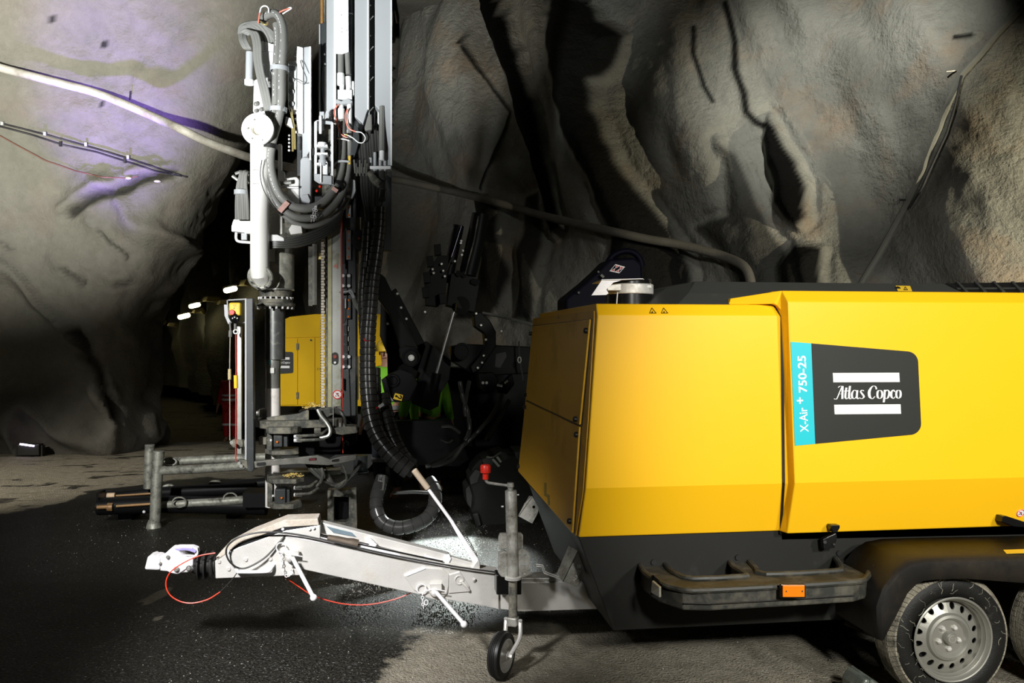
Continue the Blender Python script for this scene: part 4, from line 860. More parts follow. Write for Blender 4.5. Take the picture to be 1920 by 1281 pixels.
# left guard with the copper-coloured chain above it
lg = rp('mast_guard', MASTD, [(598, 46), (611, 40), (613, 210), (609, 232), (598, 232), (597, 170)], Y0 + .05, .06)
B().tube([at(599.5, 46, Y0 + .045), at(599.5, 228, Y0 + .045)], .006, 8).obj('guard_edge', MASTL, lg)
for x, y in ((608, 102), (609, 120)): B().ball(at(x, y, Y0 + .04), .010, 8).obj('guard_bolt', MASTL, lg)
rr('feed_chain_upper', M('copper_chain', (.42, .20, .05), .45, .3, var=.5, vs=40), 601, TOP, 605, 44, Y0 + .08, .02, bev=0)
rr('chain_rail', STEELD, 607, TOP, 609, 44, Y0 + .09, .02, bev=0)
for k_ in range(3): hz('thin_guard_hose', HOSEB, [(606 + k_ * 2, 125, Y0 + .04), (604 + k_ * 3, 160, Y0 + .04), (608 + k_ * 1.5, 205, Y0 + .04), (605 + k_, 235, Y0 + .05)], .005, par=lg)
# --- fittings under the white plate
fh = []
for x0, x1, dy in ((639, 641, 0), (651, 656, 6)):
    h_ = hz('feed_hose', HOSE, [(x0, 98, Y0 - .0), (x0 + (2 if dy else 0), 140, Y0 - .0)], .027 if not dy else .022, sub=1, n=14)
    B().cyl(at(x0 + (2 if dy else 0), 138 + dy, Y0), at(x0 + (3 if dy else 0), 160 + dy, Y0), .030 if not dy else .024, 16).cyl(at(x0 + 2, 160 + dy, Y0), at(x0 + 2, 188, Y0), .02, 12).obj('hose_ferrule', MASTW, h_, smooth=True)
fk = rr('hose_union_block', MASTW, 633, 168, 660, 186, Y0 - .03, .09); rp('union_flange', MASTL, [(631, 186), (640, 190), (652, 184), (661, 190), (659, 194), (640, 195), (630, 193)], Y0 - .04, .1, fk, .002)
for x0, y1 in ((639.5, 228), (655, 232)):
    B().cyl(at(x0, 192, Y0), at(x0, 208, Y0), .020, 14).cyl(at(x0, 204, Y0), at(x0, y1, Y0), .028 if x0 < 650 else .022, 16).obj('hose_ferrule', MASTW, fk, smooth=True)
rr('manifold_side', MASTW, 660, 152, 664, 178, Y0 - .01, .05)
# red whip-check cables
B().tube([at(*p, Y0 - .05) for p in ((634, 196), (628, 205), (627, 214), (632, 230), (636, 244), (640, 252), (650, 258))], .006, 8, 6).obj('whip_check_cable', M('salmon_cable', (.85, .22, .15), .4), rig, smooth=True)
B().tube([at(*p, Y0 - .05) for p in ((652, 204), (648, 216), (650, 232), (656, 242), (667, 247))], .006, 8, 6).obj('whip_check_cable', MATS['salmon_cable'], rig, smooth=True)
B().tube([at(*p, Y0 - .055) for p in ((667, 247), (678, 249), (685, 258), (681, 267), (672, 267), (662, 259), (650, 253), (645, 252))], .005, 8, 6).tube([at(633, 260, Y0 - .05), at(645, 261, Y0 - .06), at(655, 264, Y0 - .05)], .006, 8, 3).obj('whip_check_end', MASTW, rig, smooth=True)
B().cyl(at(646, 252, Y0 - .055), at(651, 253, Y0 - .055), .008, 8).cyl(at(632, 260, Y0 - .055), at(635, 260, Y0 - .055), .007, 8).obj('brass_end', BRASS, rig)
# --- thick hoses hanging in the big loop
HL = [
 ('loop_hose', .0335, [(641, 225, 7.30), (642, 290, 7.28), (637, 330, 7.22), (622, 362, 7.14), (600, 383, 7.08), (575, 391, 7.04), (548, 386, 7.02), (525, 366, 7.0), (512, 335, 7.0), (507, 300, 7.0), (512, 262, 7.0), (522, 225, 7.0), (527, 190, 7.0), (528, 130, 7.0), (531, 80, 7.0), (530, 50, 7.02), (522, 30, 7.05), (511, 25, 7.1), (499, 30, 7.15), (490, 39, 7.22)]),
 ('loop_hose', .030, [(654, 230, 7.32), (654, 290, 7.32), (650, 335, 7.26), (636, 372, 7.18), (612, 398, 7.1), (580, 409, 7.06), (548, 404, 7.03), (520, 382, 7.02), (503, 350, 7.02), (496, 315, 7.02), (498, 285, 7.03), (510, 240, 7.06), (516, 200, 7.06), (517, 150, 7.06), (519, 105, 7.06), (521, 70, 7.08), (518, 45, 7.1)]),
 ('loop_hose', .022, [(664, 240, 7.38), (664, 300, 7.38), (660, 345, 7.34), (646, 385, 7.28), (618, 412, 7.2), (584, 424, 7.14), (552, 418, 7.12), (526, 398, 7.10)]),
]
lh = [hz(nm, HOSE, P, r, n=14) for nm, r, P in HL]
for h_, (nm, r, P) in list(zip(lh, HL))[:2]:
    C = catmull([at(*q) for q in P], 24); b = B(); rd = random.Random(4); i = 6
    while i < len(C) - 8:
        L_ = rd.choice((1, 2, 2, 4)); b.tube([c + Vector((-r * .45, -r * .90, 0)) for c in C[i:i + L_ + 1]], .0028, 5); i += L_ + rd.choice((1, 2, 3, 9))
    b.obj('hose_print', MASTW, h_, kind='stuff')
for k_ in range(5):
    hz('lower_loop_hose', HOSEB, [(655 - k_ * 1.5, 320, 7.36), (650 - k_, 370 + 2 * k_, 7.3), (632, 408 + 4 * k_, 7.22), (600, 430 + 4.5 * k_, 7.16), (560, 444 + 4.5 * k_, 7.1), (520, 452 + 3 * k_, 7.08), (500, 456 + 2.5 * k_, 7.1)], .014 - .0012 * k_)
for a_, b_ in (((634, 335), (646, 342)), ((538, 394), (527, 380))):
    pass
def strap(c, ax_px, R, par, mat=BLK, w=.018):
    a = at(*c); b_ = at(*ax_px); d = (b_ - a).normalized()
    B().lathe([(-w, R), (w, R), (w, R - .004), (-w, R - .004)], a, d, 20, closed=True).obj('hose_strap', mat, par, smooth=True)
strap((524, 130, 7.03), (523, 170, 7.03), .074, lh[0], MASTL); strap((522, 206, 7.03), (521, 230, 7.03), .068, lh[0], MASTL); strap((506, 275, 7.02), (503, 300, 7.02), .066, lh[0], BLK)
strap((633, 350, 7.2), (620, 368, 7.14), .060, lh[0], BLK); strap((534, 390, 7.04), (545, 398, 7.04), .068, lh[0], BLK)
B().box(at(628, 356, 7.12), (.05, .02, .03), ry=.6).box(at(532, 388, 6.97), (.04, .02, .10), ry=.7).obj('strap_label', M('red_label', (.6, .35, .3), .5, var=.5, vs=60), lh[0])
hz('hook_bracket', MASTL, [(626, 312, 7.2), (631, 305, 7.2), (640, 302, 7.2), (655, 303, 7.2)], .010)
rr('yellow_tag', YST, 653, 292, 657, 308, 7.2, .01, bev=0)
# chains hanging across the loop
chain([at(592, 385, 7.0), at(587, 400, 6.98), at(583, 420, 6.98)], rig, .012); chain([at(594, 385, 7.0), at(591, 402, 6.98), at(588, 418, 6.98)], rig, .012)
# --- bundle of thin hoses at the top left
tl = rp('valve_manifold', MASTW, [(485, 96), (515, 98), (515, 122), (485, 120)], 7.16, .08)
for k_ in range(5):
    x = 486 + k_ * 6.2
    B().cyl(at(x, 76 + k_ * 2, 7.17), at(x, 97, 7.17), .018, 10).obj('hose_fitting', MASTW, tl, smooth=True); B().cyl(at(x, 121, 7.17), at(x + 1, 140 + k_ * 3, 7.17), .015, 10).obj('hose_fitting', MASTW, tl, smooth=True)
    hz('manifold_hose', HOSE, [(x, 80, 7.17), (x - 3, 68, 7.16), (x - 12, 56 - k_, 7.13), (x - 26, 50 - 2 * k_, 7.12), (454, 56 - 2 * k_, 7.14), (449, 64, 7.17)], .017)
for k_ in range(6):
    dx = k_ * 2.4
    hz('coiled_hose', HOSE, [(449 + dx, 62 + k_, 7.16), (450 + dx, 76, 7.13), (457 + dx, 90, 7.13), (464 + dx * .6, 92, 7.15)], .008 + .001 * (k_ % 3))
    hz('bundle_hose', HOSE, [(452 + dx, 60 + k_, 7.1), (462 + dx, 56 + k_, 7.08), (471 + dx, 64, 7.07), (476 + dx, 85, 7.06), (477 + dx, 110, 7.06), (482 + dx, 140, 7.06), (489 + dx * 1.1, 170, 7.06), (497 + dx, 205, 7.08), (505 + dx, 225, 7.12)], .010 + .002 * (k_ % 2))
for k_ in range(3): hz('cross_hose', HOSE, [(486 + 3 * k_, 46 + 3 * k_, 7.14), (500 + 2 * k_, 52 + 3 * k_, 7.12), (512, 62 + 5 * k_, 7.12), (516, 80, 7.14)], .013)
for k_ in range(4): hz('thin_hose', HOSEB, [(500 + 3 * k_, 165, 7.12), (497 + 4 * k_, 178, 7.1), (502 + 3 * k_, 195, 7.1), (508 + 2 * k_, 222, 7.12)], .010)
hz('red_wire_loop', MATS['salmon_cable'], [(484, 44, 7.08), (486, 30, 7.06), (487, 24, 7.05)], .006); hz('white_wire_loop', MASTW, [(487, 24, 7.05), (490, 14, 7.05), (497, 11, 7.05), (503, 15, 7.05), (504, 24, 7.05)], .006)
hz('yellow_tube_end', BRASS, [(489, 40, 7.04), (494, 45, 7.03), (500, 46, 7.03), (502, 42, 7.03)], .007)
hz('safety_lanyard', MATS['salmon_cable'], [(524, 23, 7.02), (532, 19, 7.0), (542, 16, 7.0)], .006, sub=3); hz('lanyard_end', MASTW, [(530, 26, 7.02), (538, 21, 7.0), (546, 16, 7.0), (544, 14, 7.0), (536, 18, 7.0)], .005)
hz('side_tank', MASTL, [(468, 98, 7.2), (467, 155, 7.2)], .030, sub=1, n=16); hz('tank_cap', MASTW, [(467, 150, 7.2), (467, 159, 7.2)], .037, sub=1, n=16)
vb = rp('valve_body', MASTW, [(476, 150), (500, 140), (516, 160), (512, 205), (490, 214), (474, 210)], 7.2, .15, bev=.01)
for x, y, r in ((480, 195, .02), (490, 205, .018), (480, 208, .016), (494, 160, .02), (506, 150, .02), (503, 178, .016)): B().ball(at(x, y, 7.18), r, 10).obj('valve_plug', STEEL, vb)
sb = rr('head_side_block', MASTW, 540, 122, 556, 205, 7.12, .16, bev=.01)
for y in (128, 150, 172, 195): B().cyl(at(546, y, 7.10), at(546, y, 7.12), .022, 14).obj('side_valve', MASTL, sb)
hz('brass_pipe', BRASS, [(545, 205, 7.1), (548, 222, 7.1), (552, 250, 7.1), (553, 280, 7.1)], .009); hz('brass_pipe', BRASS, [(548, 225, 7.12), (549, 284, 7.12)], .008, sub=1)
rp('head_cover', MASTW, [(536, 218), (546, 222), (550, 240), (534, 232)], 7.08, .08); rr('cross_pin', MASTW, 540, 115, 556, 122, 7.15, .04)
# --- toothed channel with rows of bolts
tc_ = rp('feed_beam', MASTW, [(556, 86), (568, 89), (568, 250), (556, 250)], 7.14, .16)
rp('beam_flange', MASTL, [(568, 89), (581, 87), (582.5, 300), (574, 330), (567, 330), (567, 250), (568, 250)], 7.16, .02, tc_)
rr('beam_lip', MASTW, 580, 87, 583, 300, 7.12, .06, tc_, .002)
for k_ in range(14): B().ball(at(554.5, 93 + k_ * 11.9, 7.16), .012, 8).obj('beam_bolt', MASTW, tc_)
for k_ in range(5): B().ball(at(542, 254 + k_ * 7, 7.16), .010, 8).obj('beam_bolt', MASTW, tc_)
hz('beam_wire', HOSEB, [(563, 113, 7.12), (568, 130, 7.1), (575, 148, 7.1), (570, 158, 7.1), (558, 152, 7.1), (545, 145, 7.1)], .0035)
rr('beam_shadow_plate', MASTD, 557, 250, 566, 330, 7.24, .05)
# --- grey slanting cylinder and clamp frame
gc = rp('slide_box', MASTL, [(563, 300), (567, 294), (578, 294), (583, 300), (583, 378), (576, 392), (566, 390), (562, 366)], 7.12, .1, bev=.012)
rp('slide_box_end', MASTL, [(564, 366), (577, 364), (582, 376), (577, 391), (567, 389)], 7.10, .03, gc); rp('slide_knuckle', BLK, [(575, 292), (582, 280), (590, 276), (589, 288), (584, 296)], 7.14, .05, gc)
fr = B().pp([(589, 229), (594, 225), (623, 228), (625, 232), (623, 346), (598, 344), (589, 338)], 7.16, .02, [[(593, 246), (608, 243), (606, 232), (620, 233), (619, 330), (594, 326)]]).obj('clamp_frame', MASTL, rig)
rr('frame_post', MASTW, 590, 228, 594, 326, 7.12, .03, fr, .002); rr('frame_post', MASTW, 621, 230, 625, 346, 7.12, .03, fr, .002)
for y in (271, 286, 305): rr('frame_shelf', MASTW, 592, y, 614, y + 4, 7.10, .12, fr, .002)
B().lathe([(0, .03), (.02, .034), (.05, .034), (.05, .025), (.09, .025), (.1, .018), (.14, .018)], at(605, 312, 7.12), (0, 0, 1), 18).obj('clamp_cylinder', MASTL, fr, smooth=True)
B().lathe([(0, .036), (.03, .036), (.035, .028)], at(604, 275, 7.12), (0, 0, 1), 12).obj('cylinder_nut', MASTW, fr, smooth=True)
rr('lower_link', MASTW, 602, 303, 614, 327, 7.1, .06, fr); rr('frame_rod', MASTW, 598, 217, 603, 250, 7.1, .03, fr); rr('frame_rod', MASTW, 600, 305, 603, 342, 7.08, .03, fr)
rp('frame_plate', MASTL, [(598, 328), (622, 330), (622, 346), (600, 344)], 7.1, .05, fr); rr('frame_block', MASTL, 599, 209, 608, 222, 7.12, .06, fr)
rr('frame_back', STEELD, 584, 232, 622, 392, 7.3, .08)
for x, y in ((600, 350), (594, 358)): B().ball(at(x, y, 7.15), .012, 8).obj('red_cap', RED, fr)
rr('grey_box', MASTD, 590, 368, 604, 392, 7.16, .08)
# --- white dust pipe with open flange
wpx = hz('dust_pipe', WHITEP, [(487, 244, 7.03), (487, 260, 7.03), (487, 400, 7.03), (487, 505, 7.03), (489, 516, 7.05), (494, 526, 7.12)], .0735, sub=2, n=32)
fo = B().lathe([(0, .125), (-.015, .127), (-.028, .125), (-.03, .05), (-.012, .040), (.12, .040), (.12, .072), (.02, .078), (0, .08)], at(484.5, 243.5, 6.93), (.12, 1, 0), 48, closed=True)
fo = fo.obj('pipe_flange', WHITEP, wpx, smooth=True)
B().lathe([(.0, .041), (.1, .041)], at(484.5, 243.5, 6.93), (.12, 1, 0), 24).obj('pipe_bore', M('pipe_inner', (.55, .50, .38), .6), wpx)
for i in range(6):
    a = math.radians(8 + 60 * i); c = at(484.5 + 20.5 * math.cos(a), 243.5 + 20.5 * math.sin(a), 6.895); B().cyl(c, c + Vector((0, .012, 0)), .008, 6).obj('flange_bolt', STEEL, wpx)
for y in (318, 344): B().rect(474, y, 485, y + 1.2, 6.955, .004).obj('pipe_mark', STEEL, wpx)
el = B().ring(at(488, 520, 7.03), (.2, 1, .35), .088, .018, 32, 8).obj('elbow_flange', ZINCD, wpx, smooth=True)
for i in range(4):
    a = math.radians(20 + 45 * i); c = at(488 + 21 * math.cos(a), 520 + 20 * math.sin(a), 6.99); B().cyl(c, c + Vector((0, .03, 0)), .009, 8).obj('flange_bolt', BLK, wpx)
hz('pipe_cable', HOSEB, [(491, 300, 6.93), (488, 325, 6.93), (492, 350, 6.93), (504, 375, 6.95), (515, 390, 6.97)], .0035)
# left hose cluster with valve
lc = rp('left_valve', MASTW, [(438, 411), (448, 411), (450, 414), (472, 414), (472, 438), (460, 438), (458, 436), (440, 434), (436, 428), (435, 420)], 7.1, .12, bev=.008)
rr('valve_cap', MASTW, 434, 422, 440, 434, 7.12, .06, lc); rr('valve_foot', MASTL, 452, 437, 463, 450, 7.12, .08, lc)
hz('valve_pipe', MASTW, [(443, 436, 7.12), (443, 448, 7.12), (449, 453, 7.12), (470, 455, 7.12)], .011, par=lc)
for k_ in range(6):
    x = 443 + 4.2 * k_; hz('left_hose', HOSE, [(x + (k_ % 2), 412, 7.1), (x, 380, 7.08), (x + (2 - k_), 350, 7.06), (450 + 2.2 * k_, 330, 7.06), (452 + 2.4 * k_, 322 + (k_ % 3), 7.08), (462 + k_, 326, 7.12), (466, 345, 7.14)], .011 + .003 * (k_ % 2))
for x, y, x2, y2 in ((436, 330, 447, 338), (441, 326, 452, 322), (458, 322, 466, 330), (459, 336, 466, 345)): B().tube([at(x, y, 7.08), at(x2, y2, 7.08)], .014, 8).obj('elbow_fitting', STEEL, lc, smooth=True)
strap((452, 361, 7.08), (452, 370, 7.08), .055, lc, MASTL)
# motor and head body
mb = rp('drive_motor', WHITEP, [(533, 334), (556, 331), (561, 336), (561, 398), (545, 396), (538, 380), (536, 352), (530, 350)], 7.12, .18, bev=.015)
rr('motor_ledge', MASTW, 527, 350, 560, 353, 7.08, .16, mb, .003); hz('motor_port', STEEL, [(526, 344, 7.08), (546, 342, 7.08)], .018, sub=1, par=mb)
rr('motor_arm', MASTW, 521, 270, 528, 345, 7.18, .06); rp('motor_arm_foot', MASTW, [(522, 316), (533, 322), (534, 336), (522, 338)], 7.16, .06)
hb = B().lathe([(0, .115), (.30, .115), (.30, .10), (.55, .10)], at(525, 545, 7.3), (0, 0, 1), 40).obj('gearbox', GEAR, rig, smooth=True)
rr('gearbox_side', ZINC, 500, 466, 514, 490, 7.14, .06, hb); rp('head_mount', MASTW, [(503, 440), (520, 440), (532, 446), (533, 452), (505, 452), (502, 447)], 7.06, .12)
rp('mount_cap', WHITEP, [(541, 430), (547, 421), (565, 424), (567, 437), (545, 440)], 7.1, .08); rr('mount_frame', STEEL, 507, 405, 530, 440, 7.2, .06)
rp('mount_frame_dark', STEELD, [(533, 408), (562, 418), (560, 446), (536, 446)], 7.18, .06)
c0_ = at(517, 575, 7.25)
for nm, ya, yb, r, m_ in (('swivel_collar', 558, 545, .150, STEELD), ('swivel_flange', 576, 561, .158, STEELD)):
    lo = at(517, ya, 7.25); hi = at(517, yb, 7.25); hgt = (hi - lo).length
    o = B().lathe([(0, r - .01), (.008, r), (hgt * .45, r), (hgt * .5, r - .02), (hgt, r - .02)] if 'flange' in nm else [(0, r - .02), (hgt, r - .02)], lo, (0, 0, 1), 48).obj(nm, m_, rig, smooth=True)
    for i in range(18):
        a = 2 * math.pi * i / 18; c = Vector((lo.x + math.cos(a) * (r - .016), 7.25 + math.sin(a) * (r - .016), lo.z - .002)); B().cyl(c - Vector((0, 0, .016)), c + Vector((0, 0, .004)), .009, 6).obj('flange_bolt', ZINCW, o)
o = B().lathe([(0, .150), (.012, .150)], at(517, 545, 7.25), (0, 0, 1), 40).obj('gearbox_plate', STEEL, hb)
# drill pipe
dpipe = B().lathe([(0, .081), (.44, .081), (.44, .076)], at(516, 674, 7.25), (0, 0, 1), 36).obj('drill_pipe', PIPEM, rig, smooth=True)
lowz = at(514, 950, 7.25).z; pz = at(514, 674, 7.25)
B().lathe([(0, .06), (at(514, 690, 7.25).z - lowz, .06), (at(514, 688, 7.25).z - lowz, .064), (pz.z - lowz, .064)], (pz.x - .01, 7.25, lowz), (0, 0, 1), 32).obj('drill_rod', STEEL, dpipe, smooth=True)
za, zb_ = at(514, 950, 7.25).z, at(514, 728, 7.25).z
B().lathe([(0, .0612), (zb_ - za, .0612)], (pz.x - .01, 7.25, za), (0, 0, 1), 32).obj('rod_dust_coat', M('white_dust', (.80, .76, .72), .8, var=.06, dust=(.35, .33, .28), da=.34, ds=6), dpipe, smooth=True)
rr('teal_mark', M('teal_paint', (.02, .16, .16), .5), 502, 675, 507, 684, 7.175, .01, dpipe, 0); rr('rod_label', STEEL, 503, 690, 514, 700, 7.178, .01, dpipe, 0)
# --- lower mast
hz('hanging_guide', STEEL, [(590, 458, 7.4), (590, 572, 7.4)], .022, sub=1, n=6); rr('guide_plate', STEELD, 578, 462, 586, 574, 7.4, .04); rr('guide_tip', BRASS, 595, 475, 602, 486, 7.42, .02, bev=0)
ch = B()
for k_ in range(62):
    y = 448 + k_ * 5.2; ch.rect(602, y, 609 - (k_ % 2) * 1.5, y + 4.2, 7.32, .03)
ch.obj('feed_chain', M('dusty_chain', (.62, .56, .46), .7, .1, var=.3, vs=60), rig, kind='stuff')
sp_ = B()
for k_ in range(34): sp_.rect(600.6, 600 + k_ * 5, 602, 602.5 + k_ * 5, 7.32, .02)
sp_.obj('chain_pins', BLKP, rig, kind='stuff')
rr('chain_guard', STEELD, 611, 560, 614.5, 765, 7.34, .05)
ml = rr('mast_rail', MASTM, 616, 405, 640, 775, 7.34, .1)
rr('rail_edge', M('worn_brass_edge', (.36, .34, .20), .5, .3, var=.4, vs=20), 614.5, 432, 622, 775, 7.33, .03, ml, .002)
rr('rail_shadow_groove', BLKP, 610.5, 440, 613, 760, 7.36, .03, ml, 0)
ms = rr('mast_side', MASTD, 640, 330, 667, 798, 7.36, .40)
rp('mast_upper_plate', MASTL, [(649, 339), (654, 333), (666, 338), (667, 358), (661, 372), (649, 373)], 7.3, .05)
for y in (341, 354, 369): B().cyl(at(653, y, 7.28), at(653, y, 7.3), .014, 12).obj('plate_bolt', MASTW, ms)
for y0_, y1_, ks in ((384, 408, (389, 404)), (432, 487, (435, 451, 466, 482)), (560, 598, (563, 579, 594))):
    bl = rr('wear_block', MASTL if y0_ < 500 else MASTD, 648.5, y0_, 658, y1_, 7.33, .05, ms)
    rp('block_recess', BLKP, [(641, y0_ + 4), (645, y0_), (648.5, y0_), (648.5, y1_), (646, y1_ + 7), (641, y1_ + 8)], 7.352, .012, ms, 0)
    for y in ks: B().cyl(at(653.5, y, 7.322), at(653.5, y, 7.335), .008, 8).obj('orange_screw', ORG, bl)
cp_ = rr('cover_plate', MASTD, 640.5, 513, 658, 540, 7.34, .03, ms); 
for x, y in ((643, 517), (654, 517), (643, 536), (654, 536)): B().cyl(at(x, y, 7.33), at(x, y, 7.345), .014, 12).obj('plate_bolt', MASTW, cp_)
B().pp(arc((649, 520), 1.7, 0, 180) + arc((649, 533), 1.7, 180, 360), 7.336, .006).obj('plate_slot', BLKP, cp_)
for y in (617, 636, 654):
    B().pp(arc((649, y - 3), 5, 20, 160) + arc((649, y + 4), 5, 200, 340), 7.352, .012).obj('oval_port', BLKP, ms); B().rect(652.5, y - 5, 653.8, y + 4, 7.345, .01).obj('port_glint', STEEL, ms)
cp2 = rr('cover_plate', MASTD, 640.5, 666, 658, 691, 7.34, .03, ms)
for x, y in ((643.5, 669), (654, 669), (643.5, 688), (654, 688)): B().cyl(at(x, y, 7.33), at(x, y, 7.345), .014, 12).obj('plate_bolt', MASTW, cp2)
B().cyl(at(649, 679, 7.336), at(649, 679, 7.35), .022, 18).obj('plate_port', BLKP, cp2)
ov = B().pp(arc((628, 667), 6.5, 0, 180) + arc((628, 678), 6.5, 180, 360), 7.335, .012).obj('rail_slot', BLKP, ml)
B().cyl(at(628, 669, 7.325), at(628, 669, 7.34), .015, 14).obj('slot_pin', M('rust_red', (.3, .05, .03), .6), ml); B().cyl(at(628, 680, 7.325), at(628, 680, 7.34), .010, 12).obj('slot_pin', MASTW, ml)
B().add([at(624.5, 499, 7.335), at(633.5, 494, 7.335), at(633.5, 505, 7.335)], [(0, 1, 2)]).obj('warning_triangle', M('faded_red', (.75, .30, .22), .5), ml)
sign(at(632.5, 740, 7.33), Vector((0, -1, 0)), .040, ml)
hz('red_trip_wire', M('red_wire', (.70, .05, .03), .5), [(641, 405, 7.26), (640.5, 600, 7.26), (643, 850, 7.2)], .0045, sub=1, n=6)
rr('wire_tube', M('red_white', (.6, .2, .17), .5, var=.5, vs=5), 638.5, 410, 641, 500, 7.27, .01, bev=0)
hz('wire_guide', MASTL, [(636, 548, 7.28), (650, 547, 7.28), (658, 545, 7.26), (662, 552, 7.24), (665, 562, 7.22)], .008); hz('wire_guide', MASTL, [(655, 546, 7.28), (664, 562, 7.22)], .006, sub=1)
rr('latch_lever', STEEL, 640, 708, 643, 730, 7.3, .03); rr('mast_base_block', MASTD, 616, 745, 668, 800, 7.40, .3)
rr('white_rod', MASTL, 646.5, 560, 649, 578, 7.3, .02, bev=0)
rr('pulley_strap', M('beige_strap', (.42, .38, .26), .6), 667, 407, 677, 440, 7.42, .03); rr('pulley_strap', MATS['beige_strap'], 667, 470, 677, 495, 7.42, .03)
pu_ = B().lathe([(0, .085), (.02, .09), (.03, .07), (.04, .07), (.05, .09), (.07, .085)], at(678, 450, 7.34), (0, 1, 0), 28).obj('rope_pulley', MASTD, rig, smooth=True)
B().cyl(at(673, 447, 7.32), at(673, 447, 7.34), .010, 10).obj('pulley_pin', ORG, pu_)
rr('edge_strip', M('dirty_strip', (.18, .17, .12), .7, var=.4, vs=30), 667, 668, 672.5, 750, 7.4, .05)
# --- hoses at the right of the mast and the spiral wrapped bundles
def wrapped(P, r0, r1, par=rig, pitch=.055, nm='wrapped_hose_bundle'):
    C = catmull([at(*p) for p in P], 10); L_ = [0]
    for a, b_ in zip(C, C[1:]): L_.append(L_[-1] + (b_ - a).length)
    tot = L_[-1]; n_ = int(tot / pitch); pts = []; rad = []
    def ev(s_):
        for i in range(len(C) - 1):
            if L_[i + 1] >= s_: return C[i].lerp(C[i + 1], (s_ - L_[i]) / max(1e-9, L_[i + 1] - L_[i]))
        return C[-1]
    for k_ in range(n_):
        for f, q in ((.0, .84), (.07, 1.02), (.5, 1.01), (.90, .985), (.97, .84)):
            s_ = (k_ + f) * pitch; pts.append(ev(s_)); rad.append((r0 + (r1 - r0) * s_ / tot) * q)
    nn = len(pts); return B().tube(pts, lambda t: rad[min(nn - 1, int(round(t * (nn - 1))))], 18).obj(nm, WRAP, par, smooth=True)
wrapped([(713, 388, 7.0), (711, 430, 7.0), (705, 480, 6.99), (698, 530, 6.98), (694, 580, 6.97), (690, 630, 6.95), (689, 690, 6.92), (691, 740, 6.88), (698, 790, 6.82), (715, 830, 6.75), (742, 862, 6.70), (770, 885, 6.68)], .052, .074)
wrapped([(689, 416, 7.05), (687, 460, 7.05), (684, 510, 7.04), (681, 560, 7.03), (683, 610, 7.02), (686, 640, 7.0), (690, 700, 6.98)], .038, .05)
wrapped([(705, 690, 7.1), (706, 740, 7.05), (712, 790, 6.98), (722, 830, 6.9), (745, 862, 6.82), (785, 890, 6.80)], .036, .062, pitch=.07)
wrapped([(718, 740, 7.0), (728, 790, 6.9), (740, 830, 6.83), (760, 865, 6.78), (776, 880, 6.72)], .05, .075)
wrapped([(717, 896, 6.7), (708, 925, 6.6), (706, 955, 6.52), (718, 980, 6.48), (745, 990, 6.46), (775, 985, 6.46), (800, 972, 6.5), (814, 950, 6.56), (815, 920, 6.65), (800, 895, 6.75)], .052, .052, pitch=.07, nm='wrapped_hose_loop')
for k_ in range(4): hz('loop_inner_hose', MASTL if k_ == 1 else HOSE, [(712 + 3 * k_, 892, 6.66), (710 + 3 * k_, 905, 6.62), (708 + 3 * k_, 920, 6.58)], .010)
hz('ground_hose', HOSEB, [(737, 925, 6.9), (775, 923, 6.9), (812, 925, 6.9)], .014)
rp('buckle_strap', MASTW, [(708, 762), (718, 755), (721, 760), (712, 766)], 6.82, .02, bev=.002)
hz('red_strap', RED, [(690, 772, 6.8), (700, 768, 6.8), (709, 764, 6.81)], .006); B().box(at(688, 637, 6.9), (.05, .02, .02)).obj('red_tag', RED, rig)
hz('branch_hose', HOSE, [(664, 562, 7.2), (668, 572, 7.15), (676, 582, 7.1), (688, 588, 7.0), (698, 592, 6.95)], .020)
for k_ in range(9):
    x = 676 + 5.2 * k_
    hz('mast_hose', HOSEB, [(x - 4, 240 + 6 * (k_ % 3), 7.32), (x - 2, 280, 7.3), (x + 1, 320, 7.26), (x + (3 if k_ < 5 else 0), 360, 7.18), (686 + 3.2 * k_, 400, 7.08), (687 + 3 * k_, 430, 7.05)], .011 + .003 * (k_ % 3))
mt_ = rr('hose_terminal', MASTW, 690, 311, 733, 317, 7.22, .12)
for k_, x in enumerate((695, 703, 713, 722)): B().cyl(at(x, 296 - 10 * (k_ % 2), 7.26), at(x, 332, 7.26), .014, 10).lathe([(-.02, .02), (.02, .02)], at(x, 322, 7.26), (0, 0, 1), 6).obj('terminal_fitting', MASTL, mt_, smooth=True)
B().cyl(at(716, 283, 7.22), at(716, 301, 7.22), .022, 12).obj('hose_ferrule', MASTW, mt_, smooth=True); hz('terminal_hose', HOSE, [(716, 200, 7.28), (716, 240, 7.26), (716, 284, 7.22)], .025, par=mt_)
wrapped([(717, 322, 7.15), (717, 345, 7.12), (717, 365, 7.08), (713, 388, 7.02)], .032, .034, pitch=.09, nm='sleeved_hose')
B().tube([at(692, 325, 7.14), at(703, 335, 7.1), (at(714, 345, 7.08))], .024, 10).tube([at(693, 326, 7.14), at(700, 340, 7.1), at(712, 350, 7.1)], .02, 8).obj('hose_sleeve', STEELD, mt_, smooth=True)
for k_ in range(8): B().tube([at(664 + 3.5 * k_, 300 + 7 * (k_ % 3), 7.2), at(666 + 3 * k_, 325 + 5 * (k_ % 2), 7.18)], .008, 6).obj('pipe_fitting', STEEL, mt_)
rp('blue_cylinder_shroud', MASTD, [(664, 232), (672, 240), (674, 262), (668, 285), (662, 300), (655, 300), (660, 270)], 7.25, .08)
rp('grey_sleeve_cap', HOSE, [(690, 215), (697, 213), (698, 243), (685, 245), (683, 240)], 7.22, .05, bev=.01)
